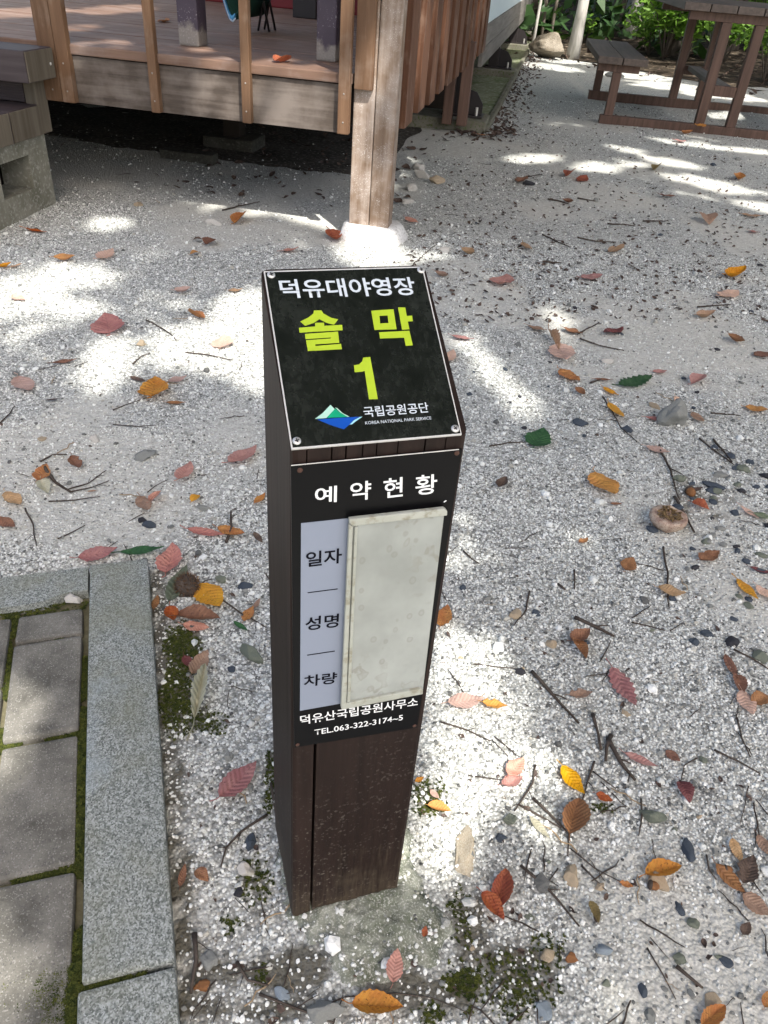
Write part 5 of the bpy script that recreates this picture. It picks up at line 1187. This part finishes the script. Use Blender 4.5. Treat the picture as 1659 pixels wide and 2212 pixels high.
TW = [
 ([(316, 692), (345, 710), (365, 722), (382, 738)], 4, 'curved thin twig in the sun right of the rounded dusky pink leaf'), ([(400, 765), (450, 771), (502, 781)], 4, 'straight thin twig across the bright streak left of the post'),
 ([(288, 792), (305, 775), (324, 768)], 4, 'short bent twig left of the bright streak'), ([(95, 1012), (120, 1045), (152, 1064)], 10, 'thick broken brown twig below the mottled orange leaf'),
 ([(148, 1056), (190, 1044), (230, 1018)], 4, 'upper thin twig springing from the thick broken one'), ([(150, 1062), (200, 1052), (236, 1040)], 4, 'middle thin twig beside the thick broken one'), ([(105, 1083), (160, 1080), (216, 1072)], 4, 'lowest thin twig below the thick broken one'),
 ([(88, 1000), (115, 985), (145, 985)], 5, 'dark twig just above the mottled orange leaf at left'), ([(55, 1100), (72, 1135), (78, 1182)], 5, 'curved twig above the cross kerb at left'), ([(125, 1166), (160, 1150), (184, 1136)], 4, 'twig pointing at the kerb corner from above'),
 ([(318, 1064), (335, 1050), (362, 1037)], 3, 'fine twig above the tan and pink pair'), ([(490, 1172), (500, 1140), (499, 1108)], 9, 'thick upright twig lying over the blotched orange leaf'), ([(0, 915), (22, 895), (32, 878)], 4, 'thin twig at the left edge above the mottled orange leaf'),
 ([(245, 888), (290, 872), (322, 862)], 3, 'straw twig left of the round blotched orange leaf'), ([(245, 920), (300, 925), (338, 922)], 3, 'thin level twig below the round blotched leaf'), ([(478, 1290), (520, 1320), (575, 1352)], 5, 'dark twig slanting to the post left of the status plate'),
 ([(1148, 1455), (1190, 1505), (1248, 1568)], 10, 'thick straight stick in the sun right of the status plate'), ([(1240, 1339), (1285, 1362), (1324, 1384)], 11, 'short thick stick just above the folded brown leaves'),
 ([(1312, 1600), (1335, 1645), (1369, 1690)], 13, 'thick bark-covered stick beside the pink-orange leaf'), ([(1278, 1548), (1290, 1590), (1296, 1625)], 10, 'rough bark stick, upper of a broken pair'), ([(1318, 1592), (1308, 1620), (1306, 1648)], 12, 'rough bark stub, lower of a broken pair'),
 ([(1056, 969), (1100, 962), (1148, 960)], 4, 'long dark stalk of the small green round leaf'), ([(1143, 1280), (1135, 1320), (1110, 1356)], 5, 'dark curved twig upper right of the large salmon leaf'), ([(1433, 1182), (1440, 1230), (1444, 1316)], 6, 'thin dark twig lying over the round tan leaf'),
 ([(1364, 1346), (1400, 1354), (1436, 1365)], 4, 'thin twig right of the short thick stick'), ([(1446, 1366), (1475, 1348)], 3, 'fine twig tip right of the thin one'), ([(1583, 1406), (1620, 1425), (1659, 1450)], 6, 'dark twig at the right edge above the narrow brown leaf'),
 ([(1240, 1232), (1241, 1274)], 5, 'short upright dark twig in the grey gravel'), ([(1204, 1265), (1220, 1278)], 7, 'short dark wood chip left of the upright twig'), ([(1000, 1193), (1020, 1212), (1035, 1222)], 5, 'short dark twig right of the status plate'), ([(1020, 1439), (1070, 1444), (1112, 1447)], 4, 'pale thin twig lying in the sun right of the plate'),
 ([(1090, 1185), (1135, 1184)], 3, 'fine straight twig in the bright gravel spot'), ([(950, 1563), (1010, 1582), (1060, 1603)], 5, 'dark twig pointing to the post under the large salmon leaf'), ([(1062, 1600), (1100, 1640)], 3, 'fine twig in the sunlit gravel'),
 ([(1156, 1656), (1150, 1695), (1112, 1756)], 6, 'dark forked twig left of the big orange-yellow leaf'), ([(1150, 1727), (1190, 1765), (1224, 1798)], 8, 'dark stick running under the crumpled brown leaf'), ([(1118, 1740), (1165, 1765), (1212, 1790)], 6, 'thin stick left of the whitish dry leaf'), ([(1230, 1770), (1226, 1850)], 6, 'dark stem below the crumpled brown leaf'),
 ([(1284, 1648), (1268, 1690), (1254, 1740)], 6, 'twig rising right of the big orange-yellow leaf'), ([(1280, 1668), (1330, 1705)], 4, 'fine twig crossing right of the big orange-yellow leaf'), ([(1124, 1872), (1185, 1925), (1250, 2005)], 8, 'long dark stick right of the yellowish rock'), ([(1230, 1832), (1285, 1875), (1345, 1908)], 4, 'long thin twig in the lower right gravel'),
 ([(1205, 1878), (1180, 1912)], 4, 'short twig crossing the long dark stick'), ([(1255, 1870), (1310, 1925)], 5, 'dark twig next to the long thin one'), ([(1398, 2048), (1430, 2100), (1460, 2158)], 5, 'thin stick in the pale gravel near the bottom right'), ([(1460, 2088), (1490, 2112), (1518, 2135)], 11, 'thick short brown stick near the bottom right'),
 ([(1526, 1846), (1532, 1880), (1547, 1900)], 5, 'dark twig left of the big russet leaf'), ([(1540, 1625), (1590, 1648), (1640, 1675)], 6, 'dark stick near the right edge, mid foreground'), ([(1590, 1555), (1600, 1600), (1618, 1640)], 5, 'dark stalk below the tan-pink half leaf'), ([(1616, 1700), (1600, 1780)], 3, 'fine twig near the right edge above the tan leaf'),
 ([(1384, 1727), (1386, 1765), (1380, 1806)], 5, 'upright twig left of the flat grey-green stone'), ([(1505, 1640), (1478, 1655), (1470, 1690)], 4, 'curved stalk of the dark red cupped leaf'), ([(1420, 2200), (1290, 2060)], 0, ''),
 ([(688, 2178), (743, 2153), (855, 2150), (931, 2160), (1012, 2192)], 4, 'long bent straw across the bottom behind the spotted orange leaf'), ([(1010, 2212), (1030, 2150)], 4, 'grass stalk at the bottom right of the footing'), ([(420, 2020), (424, 2080), (414, 2150)], 14, 'thick brown stick beside the kerb at the bottom'),
 ([(578, 1763), (520, 1800), (488, 1833), (478, 1875)], 7, 'dark twig reaching from the post foot toward the kerb'), ([(512, 2080), (535, 2120), (580, 2132)], 9, 'curved dark root at the bottom left of the footing'), ([(560, 2150), (640, 2180), (720, 2212)], 8, 'dark root along the bottom edge'), ([(440, 2060), (445, 2110)], 3, 'dry brown needle beside the thick stick'),
 ([(584, 1695), (598, 1770), (612, 1840), (622, 1890)], 7, 'black twig leaning along the left foot of the sign post'), ([(1182, 436), (1205, 440), (1228, 447)], 4, 'dark twig below the tent-shaped leaf'), ([(1246, 434), (1285, 438)], 4, 'short dark twig right of the one below the tent-shaped leaf'), ([(1311, 487), (1370, 492)], 4, 'level dark twig in the middle of the right gravel'),
 ([(1388, 481), (1443, 480)], 4, 'straight dark twig right of the level one'), ([(1246, 518), (1285, 525), (1330, 527)], 4, 'long thin twig above the bright salmon leaf'), ([(1178, 568), (1212, 572)], 5, 'short dark stick left of the bright salmon leaf'), ([(1506, 664), (1578, 659)], 4, 'straight twig below the pale pink leaf at right'),
 ([(1252, 733), (1300, 748), (1348, 758)], 4, 'long curved twig under the dark wine-red leaf'), ([(1249, 722), (1292, 700)], 5, 'twig sticking out of the brown torn leaf'), ([(1170, 512), (1230, 540)], 4, 'pale slanting twig above the short dark stick'), ([(1535, 893), (1600, 898)], 4, 'dark twig left of the golden leaf at right'),
 ([(1275, 830), (1298, 822)], 6, 'brown twig behind the spotted orange leaf'), ([(1510, 950), (1555, 985), (1590, 1010)], 5, 'thin twig above the dark pebbles'), ([(1420, 965), (1455, 1040), (1465, 1080)], 6, 'dark twig leading down to the hollow mushroom'), ([(1455, 1075), (1500, 1150)], 8, 'thick dark twig right of the hollow mushroom'), ([(1300, 860), (1340, 930), (1375, 960)], 4, 'twig running along the golden dark-edged leaf'),
 ([(1540, 952), (1580, 1000)], 6, 'short twig near the right edge above the pale salmon leaf'), ([(880, 585), (930, 540), (942, 530)], 3, 'thin twig right of the white footing'), ([(760, 600), (780, 572)], 3, 'fine twig in the sun at the white footing'), ([(640, 610), (560, 640)], 0, ''),
 ([(1115, 392), (1170, 382)], 3, 'thin twig by the crumpled dark red-brown leaf'), ([(480, 458), (560, 440)], 4, 'twig on shaded gravel below the deck'),
]
for p, th, lb in TW:
    if th: twig(p, th*.82, lb)

# stones
def stone(x, y, L, asp, mat, label, z=None, sink=.33, name='pebble', cat='pebble', group=None, flat=.52, ang=None, seed=None, sub=3):
    p0 = G(x-L/2, y); p1 = G(x+L/2, y); ln = (p1-p0).length*.92
    me = stone_mesh(seed if seed is not None else int(x*7+y*3) % 997, sub, flat, .55, mat, False)
    for v in me.vertices: v.co *= 1+.06*mnoise.noise(v.co*7+Vector((x, y, 0)))+.03*mnoise.noise(v.co*19)
    if ang is None: ang = rng.uniform(-35, 35)
    me.polygons.foreach_set('use_smooth', [False]*len(me.polygons))
    o = link(name, me); p = G(x, y); zz = (gh(p.x, p.y) if z is None else z)
    if in_poly(p.x, p.y, FOOTP) and z is None: zz = .012
    o.scale = (ln, ln*asp, ln); o.rotation_euler = (0, 0, R(ang)); hgt = max(v.co.z for v in me.vertices)*ln
    o.location = (p.x, p.y, zz+hgt*(1-2*sink)); return tag(o, label, cat, group)
def smat(n, c): return mat_rock(n, tuple(q*.75 for q in c), c, tuple(min(1, q*1.3) for q in c), 30, .75, .0008)
S_blue = smat('slate_blue_stone', (.055, .068, .085)); S_grey = smat('grey_stone', (.20, .205, .19)); S_green = smat('green_grey_stone', (.14, .155, .12)); S_pale = smat('pale_stone', (.46, .44, .40)); S_tan = smat('tan_stone', (.36, .29, .20)); S_dark = smat('dark_stone', (.035, .035, .04)); S_lblue = smat('light_blue_grey_stone', (.22, .26, .29)); S_brown = smat('brown_nut', (.22, .10, .04))
ST = [
 (1487, 1836, 44, 1.5, S_blue, 'dark blue oval stone left of the tan leaf at lower right'), (1412, 1767, 60, .75, S_green, 'flat triangular grey-green stone in the right foreground'), (1470, 1962, 26, 1.9, S_blue, 'narrow dark blue stone above the olive leaf, lower right'),
 (1526, 1373, 36, .9, S_blue, 'larger of two dark blue pebbles near the right'), (1500, 1391, 28, 1.0, S_blue, 'smaller of two dark blue pebbles near the right'), (540, 1822, 34, 1.7, S_blue, 'dark blue stone between the kerb and the post foot'), (515, 1928, 32, 1.5, S_dark, 'black rounded pebble below the cream knobbly one'),
 (526, 1880, 48, .85, S_pale, 'cream knobbly stone beside the post footing at left'), (1176, 2186, 44, 1.2, S_lblue, 'blue-grey stone at the bottom edge'), (1422, 1904, 50, 1.0, S_tan, 'tan angular stone below the curled red and orange leaf'), (1232, 1890, 52, 1.2, S_tan, 'tan pebble beside the long dark stick'), (1298, 1915, 30, .8, S_tan, 'small sandy pebble right of the tan pebble'),
 (1232, 2070, 30, .9, S_brown, 'pinkish brown acorn-sized pebble near the bottom'), (1182, 2065, 54, 1.2, S_tan, 'long buff pebble on the mossy soil at the bottom'), (1185, 2060, 0, 0, S_tan, ''), (1305, 2055, 40, 1.2, S_lblue, 'light blue-grey pebble on the mossy gravel'), (1470, 2070, 30, 1.0, S_green, 'grey-green pebble near the lower right'),
 (1390, 2140, 34, 1.1, S_blue, 'dark pebble in pale gravel at the bottom right'), (1500, 1995, 36, .9, S_green, 'green-grey pebble at lower right'), (1380, 1250, 0, 0, S_tan, ''), (205, 950, 28, 1.0, S_pale, 'white angular pebble in the gravel at left'), (312, 985, 46, 1.3, S_grey, 'flat dark grey stone set in the gravel at left', ), (90, 948, 24, .9, S_tan, 'small orange-tan pebble at left'),
 (323, 1133, 40, .8, S_blue, 'grey-blue pebble above the kerb end'), (305, 1122, 22, .9, S_dark, 'small black pebble beside the grey-blue one'), (440, 1098, 34, .9, S_grey, 'grey pebble right of the kerb end'), (543, 1412, 84, .55, S_green, 'long flat grey-green stone left of the post'), (478, 1248, 30, 1.2, S_green, 'grey pebble above the round yellow leaf'), (530, 1262, 30, .9, S_blue, 'blue-grey pebble right of the round yellow leaf'),
 (500, 1440, 24, 1, S_blue, 'dark grey pebble above the moss'), (1190, 1392, 40, .9, S_tan, 'reddish tan pebble left of the short thick stick'), (1113, 1330, 30, 1.3, S_tan, 'brownish pebble above the dark curved twig'), (1000, 1273, 26, 1, S_blue, 'dark pebble near the right edge of the status plate'), (1158, 1325, 28, 1.1, S_blue, 'dark blue pebble between two twigs right of the plate'), (1125, 1455, 30, 1.0, S_dark, 'black pebble above the pale thin twig'),
 (1035, 1500, 0, 0, S_tan, ''), (1450, 1290, 0, 0, S_tan, ''), (1448, 1290, 0, 0, S_tan, ''), (1452, 1295, 24, 1, S_blue, 'dark pebble under the round tan leaf'), (1460, 1140, 0, 0, S_tan, ''), (1470, 1038, 34, 1.0, S_green, 'olive pebble above the hollow mushroom'), (1540, 1048, 38, .9, S_blue, 'blue-grey pebble above the glossy red-orange leaf'),
 (1478, 868, 0, 0, S_tan, ''), (1412, 880, 30, .9, S_tan, 'brown pebble at the back of the grey stone'), (1360, 840, 0, 0, S_tan, ''), (1390, 800, 0, 0, S_tan, ''), (1310, 780, 28, .8, S_pale, 'pale pebble above the narrow brown leaf'), (1250, 920, 34, .9, S_blue, 'dark blue pebble left of the golden dark-edged leaf'), (1355, 935, 34, .8, S_blue, 'slate pebble beside the golden dark-edged leaf'),
 (945, 398, 46, .7, S_tan, 'brown stone with a rough top right of the deck corner post'), (905, 366, 34, .8, S_pale, 'white stone farthest back beside the deck corner post'), (888, 411, 52, .7, S_pale, 'largest white stone beside the deck corner post'), (912, 385, 44, .6, S_pale, 'flat white stone between the two others by the deck post'), (880, 438, 34, .8, S_pale, 'white stone nearest the base of the deck post'), (962, 541, 32, .9, S_pale, 'pale round pebble right of the white footing'),
 (460, 485, 46, .7, S_pale, 'pale broken stone on the gravel below the deck'), (300, 444, 30, .8, S_tan, 'flat brown stone beside the concrete support'), (555, 760, 0, 0, S_tan, ''), (552, 757, 0, 0, S_tan, ''), (305, 748, 26, .9, S_tan, 'small brown pebble in the shadow between sun streaks'), (1140, 403, 24, 1, S_dark, 'black lump near the crumpled dark red-brown leaf'),
 (1072, 1880, 0, 0, S_tan, ''), (1080, 1810, 30, 1, S_blue, 'slate pebble right of the yellowish rock top'), (1100, 1772, 36, 1.1, S_green, 'green-grey pebble under the whitish dry leaf'), (610, 2150, 46, .9, S_lblue, 'grey stone at the bottom left of the footing'), (440, 2130, 44, .8, S_brown, 'dark red-brown chestnut near the bottom by the kerb'), (450, 2075, 44, 1.3, S_grey, 'grey upright pebble by the kerb at the bottom'), (700, 2190, 110, .7, S_grey, 'large grey-green stone at the bottom edge left of the spotted leaf'),
 (1455, 1045, 0, 0, S_tan, ''), (1620, 1000, 32, .8, S_blue, 'dark slate pebble at the right above the pebble cluster'), (1640, 1420, 40, 1.1, S_green, 'green-grey pebble at the right edge'), (1580, 1390, 36, .9, S_dark, 'black pebble left of the dark twig at right'), (1405, 2190, 34, 1.2, S_grey, 'grey pebble at the bottom right'), (1570, 2075, 30, 1, S_blue, 'slate pebble at the lower right'), (1540, 2160, 46, 1.0, S_tan, 'tan stone above the orange leaf at the bottom edge'),
]
for a in ST:
    if a[2]: stone(*a)
rs = random.Random(8)
for k in range(44):
    x = 1450+rs.gauss(110, 70); y = 1000+rs.gauss(110, 90)
    if x > 1690: continue
    stone(x, y, rs.uniform(16, 34), rs.uniform(.7, 1.2), rs.choice((S_blue, S_dark, S_blue, S_grey, S_green)), 'small dark slate pebble in the cluster of dark pebbles at right', group='cluster of dark pebbles', sub=2)
for k in range(22):
    x = rs.uniform(980, 1640); y = rs.uniform(1250, 2150)
    stone(x, y, rs.uniform(13, 24), rs.uniform(.7, 1.3), rs.choice((S_blue, S_grey, S_green, S_tan)), 'small grey pebble lying singly on the pale gravel of the right foreground', group='single pebbles on the right', sub=2)
for k in range(30):
    x = rs.uniform(1000, 1650); y = rs.uniform(350, 980)
    stone(x, y, rs.uniform(9, 17), rs.uniform(.7, 1.2), rs.choice((S_blue, S_dark, S_grey)), 'tiny dark pebble lying singly on the farther gravel right of the post', group='tiny pebbles farther off', sub=2)
stone(1458, 913, 76, .72, S_grey, 'big pale grey stone among leaves in the right middle', name='stone', cat='stone', flat=.75, sink=.2, seed=5)
bo = stone(1178, 124, 62, .8, mat_rock('boulder_rock', (.15, .125, .09), (.27, .24, .195), (.12, .10, .075), 4, .9, .02), 'tan boulder at the wood edge beyond the cabin slab', name='boulder', cat='boulder', flat=.62, sink=.16, seed=12, sub=4)
stone(1330, 165, 34, .7, S_grey, 'half buried grey stone under the picnic bench', name='stone', cat='stone', flat=.6, seed=9)
yr = stone(1000, 1845, 72, 2.3, mat_rock('yellowish_rock', (.25, .20, .12), (.43, .38, .29), (.50, .48, .44), 34, .9, .003), 'yellowish rock set flat in the ground right of the post foot', name='rock', cat='rock', flat=.30, sink=.44, seed=21, sub=4, ang=-12)
wk = stone(158, 1303, 56, .5, S_pale, 'white stone filling the chipped corner of the kerb', z=.004, name='stone', cat='stone', seed=3, sink=.2)
# two acorns
def acorn(x, y, L, label):
    p = G(x, y); a = (G(x+L/2, y)-G(x-L/2, y)).length; e = tag(empty('acorn', (p.x, p.y, gh(p.x, p.y)+a*.4), rng.uniform(0, 6)), label, 'acorn')
    for nm, mt, z0, sx, sz in (('nut', S_brown, 0, .42, .55), ('cup', M_twig, .30, .47, .26)):
        bm = bmesh.new(); bmesh.ops.create_uvsphere(bm, u_segments=12, v_segments=8, radius=1)
        for v in bm.verts: v.co = Vector((v.co.z*sz*a+z0*a, v.co.y*sx*a, v.co.x*sx*a))
        bobj(nm, bm, mt, e, True)
acorn(1410, 1895+22, 22, 'small brown acorn right below the curled red and orange leaf') ; acorn(1572, 1872+6, 18, 'small brown acorn beside the russet leaf'); acorn(1490, 1068, 22, 'grey-brown acorn right beside the hollow mushroom')
# hollow mushroom
p = G(1440, 1135); a = (G(1478, 1135)-G(1402, 1135)).length
mu = tag(empty('mushroom', (p.x, p.y, gh(p.x, p.y))), 'old upturned mushroom with pale rim and crumbly brown centre', 'mushroom')
V = []; F = []; prof = [(.28, 0), (.44, .16), (.52, .34), (.50, .39), (.43, .42), (.33, .38), (.20, .36), (.001, .36)]; n = 28
for j, (r_, z) in enumerate(prof):
    for k in range(n):
        an = 6.2832*k/n; w = 1+.13*mnoise.noise((math.cos(an)*1.3, math.sin(an)*1.3, j*.25)); V.append((math.cos(an)*r_*w*a, math.sin(an)*r_*w*a*.95, (z+.08*mnoise.noise((math.cos(an)*2, math.sin(an)*2, 3)))*a))
for j in range(len(prof)-1):
    for k in range(n): F.append((j*n+k, j*n+(k+1) % n, (j+1)*n+(k+1) % n, (j+1)*n+k))
pyd('cap', V, F, mat_rock('mushroom_flesh', (.26, .17, .13), (.50, .42, .33), (.20, .10, .07), 40, .85, .002), mu, True)
parts = []
for k in range(90):
    an = rng.uniform(0, 6.28); q = math.sqrt(rng.random())*.30*a; c_ = Vector((math.cos(an)*q, math.sin(an)*q+.05*a, .36*a+rng.uniform(0, .10)*a)); s_ = a*rng.uniform(.03, .07)
    d = Vector((rng.gauss(0, 1), rng.gauss(0, 1), rng.gauss(0, .8))).normalized(); parts.append(tube([c_-d*s_, c_+d*s_], [s_*.5, s_*.3], 4))
v, f = joinvf(parts); pyd('crumbs', v, f, mat_rock('crumb', (.07, .045, .022), (.20, .13, .06), (.30, .22, .12), 120, .9, .001), mu)
v, f = tube([(0, 0, -.01), (0, 0, .06*a)], .2*a, 10); pyd('stalk', v, f, M_twig, mu)
# spiny husk
p = G(405, 1272); a = (G(436, 1272)-G(376, 1272)).length
hk = tag(empty('chestnut_husk', (p.x, p.y, gh(p.x, p.y)+.3*a)), 'round dark brown spiny husk beside the kerb and the yellow leaf', 'husk')
bm = bmesh.new(); bmesh.ops.create_icosphere(bm, subdivisions=3, radius=.40*a)
for v in bm.verts: v.co *= 1+.12*mnoise.noise(v.co*60)
bobj('shell', bm, M_twig, hk, True); parts = []
for k in range(420):
    d = Vector((rng.gauss(0, 1), rng.gauss(0, 1), rng.gauss(0, 1))).normalized(); e = (d+Vector((rng.gauss(0, .3), rng.gauss(0, .3), rng.gauss(0, .3)))).normalized(); parts.append(tube([d*.38*a, d*.38*a+e*.16*a], [a*.014, a*.003], 3))
v, f = joinvf(parts); sp_ = pyd('spines', v, f, plain('husk_spine', (.11, .06, .03), .8), hk); sp_['kind'] = 'stuff'
